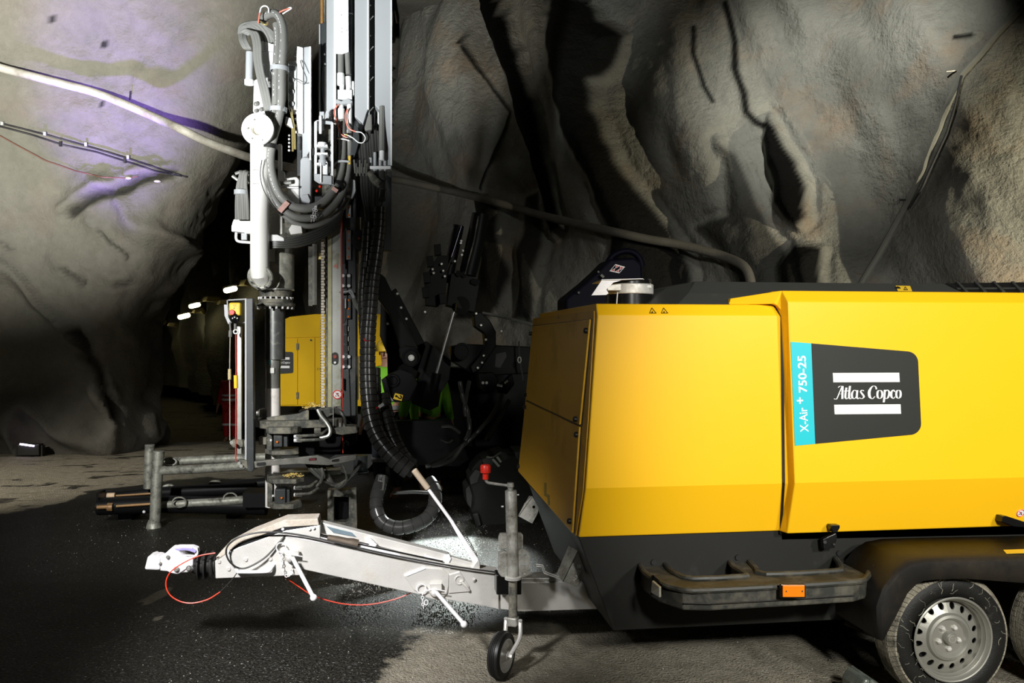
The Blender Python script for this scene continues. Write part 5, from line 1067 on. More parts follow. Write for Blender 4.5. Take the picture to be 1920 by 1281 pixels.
# --- breakout table and rod clamps
def plan(name, mat, pts, z, th, par=rig, bev=.004): return B().prism([Vector((at(x, 800, Y_).x, Y_, z)) for x, Y_ in pts], (0, 0, th)).obj(name, mat, par, bevel=bev)
def zz(py, Y_=7.1): return at(600, py, Y_).z
up = plan('clamp_table_top', STEELD, [(487, 7.0), (484, 7.1), (484, 7.3), (520, 7.5), (640, 7.5), (642, 7.1), (610, 7.0), (500, 6.94)], zz(803, 6.96), .06)
rp('table_wing', STEELD, [(500, 783), (560, 776), (578, 768), (640, 762), (642, 768), (600, 790), (560, 800), (500, 798)], 7.05, .05, up)
rr('table_ear', STEELD, 485, 768, 500, 782, 7.2, .15, up); B().cyl(at(481, 775, 7.25), at(486, 775, 7.25), .02, 8).obj('ear_bolt', STEEL, up)
plan('clamp_jaw_plate', STEELD, [(499, 6.95), (503, 6.88), (545, 6.86), (558, 6.9), (566, 7.0), (560, 7.2), (500, 7.2)], zz(812, 6.9), .05)
plan('clamp_jaw_plate', STEELD, [(497, 7.0), (510, 6.9), (545, 6.88), (560, 6.92), (560, 7.2), (497, 7.2)], zz(852, 6.9), .03)
rr('jaw_cheek', STEELD, 500, 808, 510, 846, 6.98, .10); rr('jaw_cheek', STEELD, 485, 820, 500, 834, 7.05, .1)
b1_ = rr('clamp_cylinder_block', MASTD, 513, 812, 529, 838, 6.92, .14); rr('cylinder_end', MASTD, 529.5, 814, 539, 838, 6.95, .12, b1_)
for x, y, m_ in ((520, 829, ORG), (508, 826, MASTW)): B().ball(at(x, y, 6.91), .010, 8).obj('hex_plug', m_, b1_)
plan('lower_table_plate', STEELD, [(501, 7.0), (505, 6.92), (512, 6.88), (555, 6.86), (570, 6.95), (570, 7.2), (640, 7.3), (640, 7.5), (500, 7.5)], zz(905, 6.9), .035)
plan('lower_jaw_plate', STEELD, [(501, 7.0), (512, 6.88), (550, 6.86), (566, 6.93), (560, 7.2), (501, 7.2)], zz(952, 6.9), .04)
b2_ = rr('clamp_cylinder_block', MASTD, 515, 918, 535, 944, 6.92, .14); rr('cylinder_end', MASTD, 535.5, 919, 543, 943, 6.95, .12, b2_); rr('jaw_cheek', STEELD, 501, 905, 511, 944, 6.98, .10)
for x, y, m_ in ((528, 934, ORG), (512, 930, MASTW)): B().ball(at(x, y, 6.91), .010, 8).obj('hex_plug', m_, b2_)
rp('swing_arm', MACH, [(560, 770), (600, 765), (640, 780), (668, 800), (668, 830), (600, 870), (560, 860)], 7.25, .2); rr('pivot_barrel', MASTD, 578, 764, 600, 790, 7.05, .12)
B().cyl(at(590, 806, 7.05), at(602, 806, 7.05), .05, 16).obj('barrel_clamp', STEELD, rig)
for y0_, x1 in ((818, 600), (826, 606), (915, 580), (928, 582)):
    c = hz('clamp_hose', STEELD, [(553, y0_, 6.92), (x1 - 20, y0_ - 1, 6.9), (x1, y0_ - 3, 6.92), (x1 + 14, y0_ - 12, 7.0)], .013); B().cyl(at(551, y0_, 6.92), at(566, y0_, 6.92), .015, 10).obj('hose_fitting', ZINCW, c, smooth=True)
hz('dusty_hose', STEEL, [(596, 768, 7.0), (602, 780, 6.98), (612, 792, 6.95), (619, 805, 6.93), (616, 817, 6.92), (600, 822, 6.92)], .016)
for k_ in range(3): hz('black_arc_hose', HOSEB, [(607, 776 + 3 * k_, 7.1), (622, 768 + 2 * k_, 7.05), (636, 770 + 2 * k_, 7.0), (645, 782, 6.98), (648, 800, 7.0)], .012)
sh = rp('dusty_shelf', STEELD, [(620, 805), (640, 800), (668, 800), (670, 812), (640, 816), (622, 812)], 6.98, .2)
for x in (638, 646): B().cyl(at(x, 793, 7.0), at(x, 808, 7.0), .012, 10).obj('hose_fitting', STEEL, sh, smooth=True)
rr('threaded_stud', STEEL, 624, 758, 625.5, 805, 7.0, .01, bev=0)
rp('crossbar', M('scratched_bar', (.22, .215, .19), .5, .4, var=.3, vs=25, dust=(.10, .095, .08), da=.4, ds=6), [(476, 866), (500, 863), (560, 858), (596, 854), (620, 862), (640, 856), (668, 853), (668, 862), (640, 869), (615, 873), (560, 870), (500, 874), (478, 878)], 6.86, .05, rig, .004)
for pts in (arc((484, 871), 3.2, 90, 270) + arc((496, 870), 3.2, -90, 90), arc((581, 862), 2.3, 90, 270) + arc((592, 861), 2.3, -90, 90), arc((624, 864), 2.3, 90, 270) + arc((634, 863), 2.3, -90, 90)):
    B().pp(pts, 6.857, .008).obj('bar_slot', BLKP, rig)
rr('bar_red_inset', M('dark_red', (.16, .01, .015), .5), 581, 860, 592, 863.5, 6.854, .004, bev=0)
for k_ in range(9):
    hz('tangled_hose', STEELD if k_ % 2 else HOSEB, [(572 + 4 * k_, 868, 7.0), (585 + 4 * k_, 885 + k_, 6.95), (610 + 3 * k_, 903 + 1.5 * k_, 6.92), (640 + 2 * k_, 910 - 2 * k_, 6.95), (660 + 2 * k_, 895 - 3 * k_, 7.0), (672, 880 - 2 * k_, 7.1)], .008 + .002 * (k_ % 3))
hz('arc_hose', STEELD, [(625, 866, 6.9), (638, 868, 6.88), (646, 880, 6.88), (650, 900, 6.92), (640, 910, 6.95)], .010); hz('loop_end_hose', STEELD, [(603, 878, 6.9), (606, 890, 6.88), (600, 905, 6.88), (594, 912, 6.9)], .012)
cb_ = B().lathe([(0, .065), (.01, .07), (.015, .058), (.14, .058)], at(676, 886, 7.2), (0, 0, 1), 24).obj('bucket_cylinder', MASTD, rig, smooth=True)
for nm, pts in (('cuttings', [(582, 757, 7.02), (590, 762, 7.0), (600, 760, 7.02), (575, 764, 7.0)]), ('cuttings', [(535, 805, 6.9), (545, 806, 6.9), (525, 806, 6.92)]), ('cuttings', [(545, 890, 6.9), (555, 889, 6.9), (560, 892, 6.92), (538, 892, 6.9)])):
    b = B(); rnd2 = random.Random(len(pts) + int(pts[0][1]))
    for p in pts:
        for q in range(26):
            c = at(p[0] + rnd2.gauss(0, 5), p[1] + rnd2.gauss(0, 1.2), p[2]); s_ = rnd2.uniform(.003, .009); b.box(c, (s_ * 1.5, s_, s_ * .7), rnd2.uniform(0, 3))
    b.obj(nm, CUT, rig, kind='stuff')
# base frame below the clamps
B().pp([(614, 920), (668, 918), (670, 995), (614, 995)], 7.25, .12, [[(626, 932), (654, 932), (654, 976), (648, 980), (632, 980), (626, 976)]]).obj('base_frame', STEELD, rig, bevel=.004)
rr('frame_back_plate', MACH, 614, 920, 670, 996, 7.40, .04); rr('stabiliser_rod', STEELD, 523, 952, 526, 968, 7.1, .02)
# --- guard post with emergency stop
gp = rp('guard_post', MASTD, [(462, 560), (474, 559), (476, 880), (472, 886), (463, 882)], 6.9, .09); rr('post_edge', MASTL, 459, 560, 462.5, 880, 6.93, .06, gp, .001)
rr('sensor_bar', STEEL, 444, 612, 453, 852, 7.0, .04); rp('sensor_arm', STEELD, [(431, 827), (438, 824), (462, 826), (462, 838), (438, 840), (432, 834)], 6.98, .05)
rp('post_foot', STEELD, [(442, 866), (450, 862), (463, 864), (465, 880), (455, 876), (446, 872)], 6.9, .05)
for x, y in ((434, 830), (448, 869), (452, 874)): B().cyl(at(x, y, 6.88), at(x, y, 6.9), .014, 10).obj('pivot_bolt', STEEL, gp)
B().tube([at(428, 563, 6.95), at(462, 561, 6.95)], .006, 6).tube([at(450, 606, 6.95), at(460, 604, 6.95)], .006, 6).tube([at(426, 563, 6.95), at(428, 590, 6.95)], .005, 6).obj('stop_box_bracket', MASTL, gp)
rp('stop_box_plate', MASTL, [(420, 571), (427, 572), (428, 595), (434, 606), (428, 608), (421, 592)], 6.99, .01, gp, 0)
es = rr('emergency_stop_box', YST, 429, 567.5, 451, 592, 6.86, .08, bev=.012)
B().lathe([(0, .022), (.018, .022), (.024, .018)], at(435.5, 586, 6.86), (0, -1, 0), 18).obj('stop_button', RED, es, smooth=True); B().add([at(435, 571, 6.858), at(444, 571, 6.858), at(440, 576, 6.858)], [(0, 1, 2)]).obj('box_symbol', M('amber', (.75, .42, .01), .5), es)
B().rect(438.3, 577, 439.3, 580, 6.858, .002).obj('box_symbol', BLKP, es)
B().lathe([(0, .012), (.02, .035), (.06, .045), (.075, .045)], at(441, 607, 6.9), (0, 0, 1), 16).obj('cable_boot', BLKG, es, smooth=True)
for x, y in ((436, 597), (440, 595), (445, 597)): B().ball(at(x, y, 6.85), .006, 8).obj('boot_screw', MASTW, es)
B().tube([at(441, 606, 6.9), at(441, 618, 6.9)], .010, 8).ring(at(442, 622, 6.9), (0, 1, 0), .016, .007, 14, 6).tube([at(431, 604, 6.92), at(432, 622, 6.92)], .007, 8).tube([at(432, 620, 6.92), at(431.5, 632, 6.92)], .014, 8).obj('swivel_hook', STEEL, es, smooth=True)
hz('pull_wire', M('grey_wire', (.45, .40, .32), .5), [(431.5, 630, 6.92), (430.5, 700, 6.92), (431, 760, 6.94), (431, 826, 6.96)], .004, sub=1, n=6); hz('pull_wire', MATS['red_wire'], [(442, 628, 6.9), (442.5, 700, 6.88), (442, 866, 6.86)], .0045, sub=1, n=6)
B().cyl(at(430.5, 692, 6.91), at(430.5, 712, 6.91), .013, 10).obj('wire_tensioner', M('beige_plastic', (.55, .45, .25), .5), rig, smooth=True); B().cyl(at(442, 704, 6.87), at(442.5, 728, 6.87), .016, 10).obj('wire_tensioner', YST, rig, smooth=True)
# --- dark carrier behind: boom, cylinders, tracks
YM = 8.4
def mp(name, px, th=.3, Y=YM, mat=MACH, par=rig, bev=.01): return B().pp(px, Y, th).obj(name, mat, par, bevel=bev)
hz('boom_cylinder', MACH, [(901, 402, YM + .0), (893, 450, YM), (877, 516, YM)], .085, sub=1, n=20); hz('cylinder_edge', M('machine_slate', (.05, .07, .075), .3), [(904, 402, YM - .07), (896, 450, YM - .07), (880, 514, YM - .07)], .014, sub=1)
hz('cylinder_glint_rod', STEELD, [(897, 405, YM - .085), (889, 450, YM - .085), (872, 514, YM - .085)], .007, sub=1)
mp('boom_cylinder_shell', [(886, 403), (890, 401), (877, 470), (868, 512), (862, 510)], .12)
hz('slim_cylinder', MACH, [(860, 423, YM + .1), (846, 490, YM + .1), (838, 530, YM + .1)], .055, sub=1, n=16)
hz('cylinder_rod', CHROME, [(866, 424, YM), (850, 475, YM), (834, 516, YM)], .006, sub=1); hz('cylinder_edge', STEELD, [(850, 425, YM), (838, 465, YM)], .005, sub=1)
mp('valve_bank', [(808, 500), (822, 478), (842, 480), (836, 545), (822, 575), (798, 572), (796, 530)], .25, bev=.004)
for x_, y_ in ((806, 490), (820, 468), (800, 520), (798, 548), (830, 560)): mp('valve_block', [(x_ - 7, y_ - 9), (x_ + 6, y_ - 11), (x_ + 8, y_ + 9), (x_ - 5, y_ + 11)], .12, YM - .1, bev=.004)
sp2 = B()
for x, y in ((825, 470), (811, 505), (813, 512), (853, 490), (865, 452), (868, 470), (866, 478), (828, 495), (831, 508), (834, 518), (864, 456), (797, 585), (893, 588), (902, 610), (911, 637), (907, 667), (904, 680), (896, 690), (940, 621), (745, 551), (752, 577), (762, 598), (727, 607), (770, 655)): sp2.lathe([(-.01, .012), (0, .014), (.006, .009)], at(x, y, YM - .05), (0, -1, 0), 8)
sp2.obj('bolt_heads', ZINC, rig, kind='stuff')
gb = mp('boom_head', [(846, 513), (862, 511), (900, 526), (890, 586), (882, 584), (838, 572)], .35, YM - .05, bev=.004)
B().cyl(at(864, 573, YM - .05), at(864, 573, YM + .3), .09, 24).obj('head_pin', BLKG, gb)
for k_, (x, y) in enumerate(((888, 528), (893, 530), (860, 513), (870, 515))): B().cyl(at(x, y, YM - .08), at(x, y, YM), .03, 14).obj('head_boss', MACH, gb)
hz('piston_rod', CHROME, [(855, 568, YM - .1), (853, 583, YM - .1)], .012, sub=1); hz('piston_rod', M('chrome_bright', (.9, .9, .9), .25, .8), [(851, 585, YM - .1), (818, 702, YM - .1)], .014, sub=1, n=12)
hz('cylinder_barrel', MACH, [(819, 700, YM - .1), (812, 735, YM - .1)], .045, sub=1, n=16)
mp('carrier_column', [(714, 560), (712, 630), (726, 664), (727, 712), (770, 740), (800, 650), (742, 540)], .25, YM + .25)
mp('left_arm', [(712, 512), (722, 520), (770, 620), (784, 652), (782, 672), (765, 680), (752, 660), (730, 590), (708, 560)], .2, YM - .2)
kn = mp('arm_knuckle', [(748, 654), (760, 648), (778, 650), (790, 668), (786, 680), (774, 690), (758, 684), (750, 670)], .1, YM - .35)
B().lathe([(-.02, .028), (0, .03)], at(771, 671, YM - .35), (0, 1, 0), 16).lathe([(-.03, .018), (-.02, .022)], at(771, 671, YM - .35), (0, 1, 0), 14).obj('knuckle_pin', ZINC, kn, smooth=True); B().ring(at(771, 671, YM - .36), (0, 1, 0), .075, .008, 24, 6).obj('pin_ring', MACH, kn)
ap = mp('hook_plate', [(716, 712), (730, 702), (752, 692), (772, 700), (784, 720), (768, 752), (740, 755), (728, 738)], .12, YM - .35); B().ring(at(737, 714, YM - .36), (0, 1, 0), .05, .014, 24, 6).obj('plate_boss', MACH, ap)
ds_ = B().pp([(741, 737), (756, 741), (753, 752), (737, 748)], YM - .362, .004).obj('hook_sticker', YST, ap)
B().tube([at(x, y, YM - .366) for x, y in ((741.5, 743), (744.5, 743.5), (747, 746), (751, 747.5), (752.3, 744), (750, 741.5))], .006, 6, 4).ring(at(743, 743, YM - .366), (0, 1, 0), .008, .003, 10, 5).obj('hook_symbol', BLKP, ds_)
mp('left_plate', [(715, 712), (723, 708), (733, 745), (735, 755), (722, 742)], .05, YM - .4, MASTD, bev=.002)
mp('curved_boom', [(888, 592), (900, 584), (918, 600), (930, 622), (930, 650), (915, 672), (900, 694), (886, 700), (882, 688), (900, 665), (910, 645), (908, 625), (890, 612)], .22, YM - .02)
mp('main_beam', [(846, 650), (870, 645), (990, 650), (1005, 655), (1005, 700), (930, 704), (880, 698), (850, 680)], .35, YM + .1)
bc = B().cyl(at(866, 659, YM - .02), at(866, 659, YM + .2), .085, 28).obj('beam_boss', MACH, rig, smooth=True); B().ring(at(866, 659, YM - .03), (0, 1, 0), .07, .008, 28, 6).obj('boss_ring', MACH, bc)
mp('beam_window', [(930, 664), (948, 660), (950, 668), (938, 690), (928, 688)], .02, YM + .09, BLKP, bev=0)
hz('long_rod', STEEL, [(905, 587, YM + .3), (950, 596, YM + .2), (998, 608, YM + .1)], .014, sub=1)
ds2 = mp('lower_disc_plate', [(895, 700), (925, 698), (935, 712), (930, 730), (912, 738), (898, 728)], .15, YM); B().cyl(at(905.5, 718, YM - .02), at(905.5, 718, YM), .014, 12).cyl(at(912.5, 718, YM - .02), at(912.5, 718, YM), .014, 12).obj('disc_bolts', ZINC, ds2, kind='stuff')
mp('hose_manifold', [(930, 722), (945, 716), (960, 700), (965, 720), (950, 740), (935, 738)], .12); hz('small_fitting', ZINC, [(932, 722, YM - .1), (942, 724, YM - .1)], .012, sub=1); hz('small_fitting', ZINC, [(946, 719, YM - .1), (952, 714, YM - .1)], .01, sub=1)
hz('hanging_cable', HOSEB, [(973, 640, YM - .2), (974, 670, YM - .2), (977, 690, YM - .2), (983, 720, YM - .15)], .008); B().ring(at(974, 675, YM - .22), (.3, 1, 0), .02, .006, 12, 6, .8, 1.4).obj('cable_hook', ZINC, rig)
def beaded(P, r): return wrapped(P, r, r, pitch=.12, nm='banded_hose')
for P in ([(942, 738, 8.2), (928, 770, 8.15), (905, 800, 8.1), (880, 825, 8.05), (850, 850, 8.0), (810, 872, 7.9), (785, 878, 7.9)], [(955, 750, 8.2), (940, 780, 8.15), (925, 805, 8.1), (905, 840, 8.0)], [(862, 715, 8.1), (868, 745, 8.1), (877, 775, 8.1), (880, 810, 8.05), (868, 835, 8.0)], [(880, 715, 8.2), (872, 760, 8.1), (876, 800, 8.1)]): beaded(P, .022)
hz('dark_hose', HOSEB, [(810, 874, 7.8), (830, 870, 7.8), (850, 860, 7.85), (868, 835, 7.9)], .02); hz('dark_hose', HOSEB, [(828, 800, 7.9), (845, 800, 7.9), (862, 812, 7.95)], .015); hz('dark_hose', HOSEB, [(826, 824, 7.9), (840, 830, 7.9), (848, 826, 7.95)], .012)
mp('carrier_body', [(700, 690), (760, 680), (850, 690), (1010, 690), (1010, 905), (880, 905), (860, 870), (760, 860), (700, 850)], .5, YM + 1.6)
mp('added_dark_cover_upper', [(776, 650), (800, 640), (846, 676), (842, 712), (826, 738), (822, 762), (806, 770), (790, 764), (772, 757), (766, 720), (782, 716), (788, 700), (772, 690)], .2, YM + .25, bev=.004)  # dark sheet added to black out the torso behind it
mp('added_dark_cover_lower', [(738, 790), (846, 788), (880, 862), (860, 875), (742, 872)], .15, YM + .1, bev=.004)  # added dark filler, keeps the hands and legs behind in black
tk = mp('crawler_track', [(885, 880), (900, 862), (930, 850), (1000, 850), (1000, 1000), (920, 1005), (890, 985), (876, 930)], .35, 7.7, BLK, rig, .02)
for pts in ([(905, 862), (915, 856), (928, 862), (924, 872), (908, 876)], [(926, 852), (946, 847), (958, 858), (942, 866), (932, 862)], [(965, 847), (985, 846), (990, 858), (970, 862)], [(880, 896), (892, 880), (902, 884), (896, 905), (882, 910)], [(873, 918), (880, 910), (886, 930), (884, 955), (876, 945)], [(886, 965), (896, 962), (902, 985), (893, 990)]):
    B().pp(pts, 7.62, .4).obj('track_pad', M('track_pad', (.05, .052, .048), .6, var=.4, vs=20), tk, bevel=.006)
B().pp([(922, 862), (926, 860), (938, 874), (934, 876)], 7.60, .02).pp([(930, 858), (934, 856), (941, 866), (938, 868)], 7.60, .02).obj('track_bolts', ZINC, tk, kind='stuff')
hz('coupling_hose', STEEL, [(912, 857, 7.6), (925, 857, 7.6), (940, 848, 7.6)], .008)
# --- pipe frame standing left of the clamps (part of the rig's rod handling)
pf = thing('pipe_barrier', 'low steel pipe barrier with two stubby posts standing left of the drill clamps', 'barrier', (gnd(290, 990).x, 7.6, 0))
PG = M('scuffed_galvanised', (.34, .34, .29), .45, .45, var=.35, vs=20, dust=(.06, .058, .05), da=.44, ds=12)
def py_(nm, pts, r, mat=PG, par=pf, sub=1, n=18): return B().tube([at(*p) for p in pts], r, n, sub).obj(nm, mat, par, smooth=True)
FY = gnd(290, 990).y
q = py_('post', [(298, 846, FY), (293, 915, FY), (290.5, 984, FY)], .048); B().lathe([(-.02, .07), (.02, .062), (.06, .048)], Vector((gnd(290, 989).x, FY, .01)), (0, 0, 1), 24).obj('post_foot', PG, q, smooth=True)
py_('post', [(281, 834, FY + .35), (278, 916, FY + .35)], .044)
py_('upper_rail', [(309, 866, FY + .3), (370, 863, FY + .25), (500, 857, FY + .1)], .038); py_('lower_rail', [(300, 883, FY), (370, 880, FY - .1), (480, 872, FY - .3)], .038)
B().ring(at(318, 866, FY + .2), (0, 1, 0), .05, .010, 18, 6, 1.2, .7).obj('lifting_eye', PG, pf); py_('link_pin', [(286, 868, FY + .2), (294, 868, FY)], .012)
rs = thing('rod_rack', 'dark low rack of drill rods lying on the damp floor behind the pipe barrier', 'rack', (gnd(330, 960).x, 7.7, 0))
def py2(nm, pts, r, mat, par): return py_(nm, [(x, y, Y_ + .5) for x, y, Y_ in pts], r * 1.05, mat, par)
py2('rack_pipe', [(298, 947, 7.65), (400, 942, 7.6), (505, 934, 7.5)], .036, PG, rs)
for x, y in ((336, 942), (432, 934)): B().ring(at(x, y, 8.05), (0, 1, 0), .045, .008, 20, 6, 1.3, 1.0).obj('rack_handle', PG, rs)
for x, y in ((316, 914), (403, 907)): B().tube([at(x - 10, y + 2, 8.5), at(x - 6, y - 2, 8.5), at(x + 6, y - 3, 8.5), at(x + 10, y + 2, 8.5)], .018, 8, 3).obj('rack_handle', PG, rs)
py2('rack_rod', [(190, 934, 8.0), (285, 925, 8.0), (480, 915, 7.9)], .055, MACH, rs); py2('rack_rod', [(184, 950, 7.7), (300, 945, 7.7), (500, 950, 7.6)], .075, MACH, rs)
py2('rack_rod', [(300, 925, 8.3), (500, 905, 8.2)], .05, MACH, rs)
py2('rusty_rod', [(216, 930, 7.9), (286, 925.5, 7.9)], .010, BROWNP, rs); py2('rod_end', [(201, 930, 7.88), (216, 929.5, 7.88)], .026, M('pale_end', (.70, .50, .33), .6, var=.3, vs=30), rs)
py2('rusty_rod', [(182, 951.5, 7.6), (204, 950.5, 7.6)], .018, BROWNP, rs); py2('rusty_rod', [(218, 949.5, 7.6), (286, 945, 7.6)], .012, BROWNP, rs); py2('rod_collar', [(202, 951, 7.62), (212, 951, 7.62)], .036, BROWNP, rs)
B().rect(455, 925, 500, 952, 7.95, .3).rect(180, 925, 184, 955, 8.15, .2).obj('rack_end', MACH, rs, kind='stuff'); B().box((at(240, 950, 8.45).x, 8.5, .07), (.12, .3, .14)).obj('rack_skid', MACH, rs); B().box((at(440, 950, 8.45).x, 8.5, .07), (.12, .3, .14)).obj('rack_skid', MACH, rs)
B().ball(at(270, 960, 8.05), .014, 8).obj('rack_bolt', ZINCW, rs)
# ================================================================== BACKGROUND MACHINES
c2 = thing('rear_compressor', 'second yellow compressor seen far behind the drill rod, half hidden by the mast', 'compressor', (at(600, 760, 10.9).x, 11.2, 0))
Y2 = 10.7
def cp(name, mat, px, Y=Y2, th=.02, par=c2, bev=0): return B().pp(px, Y, th).obj(name, mat, par, bevel=bev)
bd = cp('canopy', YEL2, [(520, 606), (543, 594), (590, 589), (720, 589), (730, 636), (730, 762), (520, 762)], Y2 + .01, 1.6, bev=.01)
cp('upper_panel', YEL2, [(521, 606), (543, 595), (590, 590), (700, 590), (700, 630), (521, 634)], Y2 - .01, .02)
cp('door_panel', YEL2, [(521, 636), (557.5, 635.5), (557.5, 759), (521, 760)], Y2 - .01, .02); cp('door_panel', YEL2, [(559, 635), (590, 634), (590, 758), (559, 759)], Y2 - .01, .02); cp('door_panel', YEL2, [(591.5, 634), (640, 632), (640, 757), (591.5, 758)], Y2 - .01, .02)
for y in (650, 742): B().pp([(555.5, y - 6), (560, y - 6), (560, y + 6), (555.5, y + 6)], Y2 - .03, .03).obj('hinge', STEELD, c2)
B().cyl(at(583, 638, Y2 - .02), at(583, 638, Y2), .012, 10).obj('panel_screw', BLKP, c2)
pl2 = cp('logo_plate', PLATE, [(515, 658), (540, 660)] + arc((546, 664), 4, 90, 0) + arc((546, 696), 4, 0, -90) + [(515, 702)], Y2 - .016, .004)
cp('logo_bar', WHT, [(522, 670), (543, 670), (543, 674.5), (522, 674.5)], Y2 - .020, .002, pl2); cp('logo_bar', WHT, [(522, 686), (543, 686), (543, 690.5), (522, 690.5)], Y2 - .020, .002, pl2)
strokes('logo_lettering', AC, at(516, 682, Y2 - .022), at(543.5, 682, Y2 - .022), at(516, 677.5, Y2 - .022), WHT, pl2)
text('stencil_lettering', '310', at(594, 694, Y2 - .014), at(602, 694, Y2 - .014), at(594, 690, Y2 - .014), BLKP, c2)
B().box((bd.data.vertices[0].co.x * 0 + at(620, 760, Y2).x, Y2 + .8, .50), (1.6, 1.4, .5)).obj('base_tray', SKIRT, c2)
for x in (560, 660): B().lathe([(0, .2), (0, .3), (.18, .3), (.18, .2)], (at(x, 800, Y2).x, Y2 + .1, .3), (0, 1, 0), 32).obj('wheel', BLK, c2, smooth=True)
# navy machine arm with a red diamond mark
nv = thing('navy_boom', 'dark navy machine boom with red and white diamond mark above the yellow compressor', 'machine', (at(1165, 600, 6.8).x, 6.9, 0))
NV = M('navy_paint', (.0012, .0015, .006), .6, var=.1, spec=.08)
body = B().pp([(1060, 560), (1100, 528), (1125, 505), (1140, 490), (1143, 486), (1190, 483), (1204, 495), (1206, 530), (1206, 700), (1060, 700)], 6.7, .35).obj('boom_body', NV, nv, bevel=.02)
B().tube([at(x, y, 6.8) for x, y in ((1140, 492), (1148, 481), (1160, 474), (1175, 471), (1190, 475), (1200, 486), (1204, 500))], .026, 10, 4).obj('top_hoop', NV, nv, smooth=True)
B().box((at(1165, 600, 6.8).x, 6.9, .75), (.3, .25, 1.5)).obj('boom_base', NV, nv)
mk = [(1154, 495.5), (1172, 500.5), (1161, 512.5), (1143, 508.5)]
em = B().pp(mk, 6.692, .004).obj('diamond_mark', WHT, nv)
def lerp2(u, v): a, b_, c, d = mk; return ((a[0] * (1 - u) + b_[0] * u) * (1 - v) + (d[0] * (1 - u) + c[0] * u) * v, (a[1] * (1 - u) + b_[1] * u) * (1 - v) + (d[1] * (1 - u) + c[1] * u) * v)
DRED = M('mark_red', (.50, .01, .01), .5)
cp2_ = lambda pts, m_, nm: B().pp([lerp2(*p) for p in pts], 6.689, .002).obj(nm, m_, em)
B().pp([lerp2(*q) for q in ((.05, .07), (.95, .07), (.95, .93), (.05, .93))], 6.6905, .002).obj('mark_field', NV, em)
for T3 in ([(.10, .07), (.50, .07), (.30, .50)], [(.52, .07), (.95, .07), (.80, .60)], [(.06, .93), (.44, .93), (.26, .48)], [(.50, .93), (.90, .93), (.68, .45)]):
    B().pp([lerp2(*q) for q in T3], 6.6895, .001).obj('mark_outline', WHT, em)
    mx_ = sum(q[0] for q in T3) / 3; my_ = sum(q[1] for q in T3) / 3
    B().pp([lerp2(mx_ + (u - mx_) * .74, my_ + (v - my_) * .74) for u, v in T3], 6.6885, .001).obj('mark_triangle', DRED, em)
B().box(at(1129, 518, 6.66), (.03, .02, .02), ry=.7).ball(at(1122, 510, 6.66), .01, 8).ball(at(1085, 549, 6.66), .01, 8).obj('boom_fittings', STEELD, nv, kind='stuff')
# ================================================================== PIPES AND CABLES ON THE ROCK
def ray_hit(px, py, off=.06):
    dg = bpy.context.evaluated_depsgraph_get(); u = (px - 960) / FPX; v = (HOR - py) / FPX; d = (FW + RT * u + Vector((0, 0, v))).normalized(); best = None
    for n_ in ('wall_left', 'wall_right', 'ceiling'):
        ok, loc, nr, ix = bpy.data.objects[n_].ray_cast(CAM, d)
        if ok and (best is None or (loc - CAM).length < (best - CAM).length): best = loc
    return best - d * off if best else None
def depth_pt(px, py, t): return CAM + (FW + RT * ((px - 960) / FPX) + Vector((0, 0, (HOR - py) / FPX))) * t
PL_ = [(-40, 112), (0, 127), (60, 143), (115, 157), (175, 173), (230, 194), (290, 220), (340, 243), (390, 267), (430, 282), (470, 296), (540, 313), (640, 326), (740, 337), (800, 349), (860, 362), (920, 377), (980, 394), (1040, 410), (1100, 424), (1160, 437), (1215, 449), (1270, 458), (1320, 470), (1360, 482), (1395, 500), (1408, 530), (1412, 570)]
def tdepth(x): return float(np.interp(x, [-40, 200, 430, 560, 740, 950, 1160, 1270, 1400], [10.2, 11.0, 11.9, 12.0, 11.7, 10.3, 9.2, 8.6, 7.9]))
hits = []
for x, y in PL_:
    h_ = ray_hit(x, y); t = tdepth(x)
    if h_ is not None:
        th_ = (h_ - CAM).dot(FW)
        if x < 300 or x > 700: t = th_ - .12
    hits.append([x, y, t])
ts = [h_[2] for h_ in hits]; ts = [sum(ts[max(0, i - 2):i + 3]) / len(ts[max(0, i - 2):i + 3]) for i in range(len(ts))]
ts = [min(a, h_[2] + .03) for a, h_ in zip(ts, hits)]
PIPE = M('plastic_air_pipe', (.52, .51, .47), .5, var=.15, dust=(.24, .22, .18), da=.45)
PP = [depth_pt(x, y, t) for (x, y, _), t in zip(hits, ts)]
tag(B().tube(PP[:13], .058, 14, 6).obj('wall_pipe', PIPE, None, smooth=True), 'long pale plastic pipe crossing the left wall and tunnel mouth', 'pipe')
tag(B().tube(PP[12:], .054, 14, 6).obj('wall_pipe', M('shotcreted_pipe', (.075, .07, .056), .8, var=.3, bump=.5, bs=50), None, smooth=True), 'dark concrete-sprayed pipe running down the rock behind the yellow compressor', 'pipe')
def on_rock(name, pts, r, mat, label, cat, sub=4, off=.05, group=None):
    H_ = []
    for i in range(len(pts) - 1):
        for k_ in range(3): H_.append((pts[i][0] + (pts[i + 1][0] - pts[i][0]) * k_ / 3, pts[i][1] + (pts[i + 1][1] - pts[i][1]) * k_ / 3))
    H_.append(pts[-1]); P = [ray_hit(x, y, off) for x, y in H_]; o = B().tube([p for p in P if p], r, 8, sub).obj(name, mat, None, smooth=True); return tag(o, label, cat, group)
CB = M('black_cable', (.02, .02, .022), .5); 
on_rock('wall_cable', [(-30, 225), (0, 231), (84, 252), (160, 273), (240, 297), (310, 320), (350, 332)], .013, CB, 'upper of two black cables clipped along the left rock wall', 'cable')
on_rock('wall_cable', [(-30, 230), (0, 237), (60, 253), (115, 271), (180, 285), (234, 302), (290, 320), (340, 330)], .013, CB, 'lower of two black cables clipped along the left rock wall', 'cable')
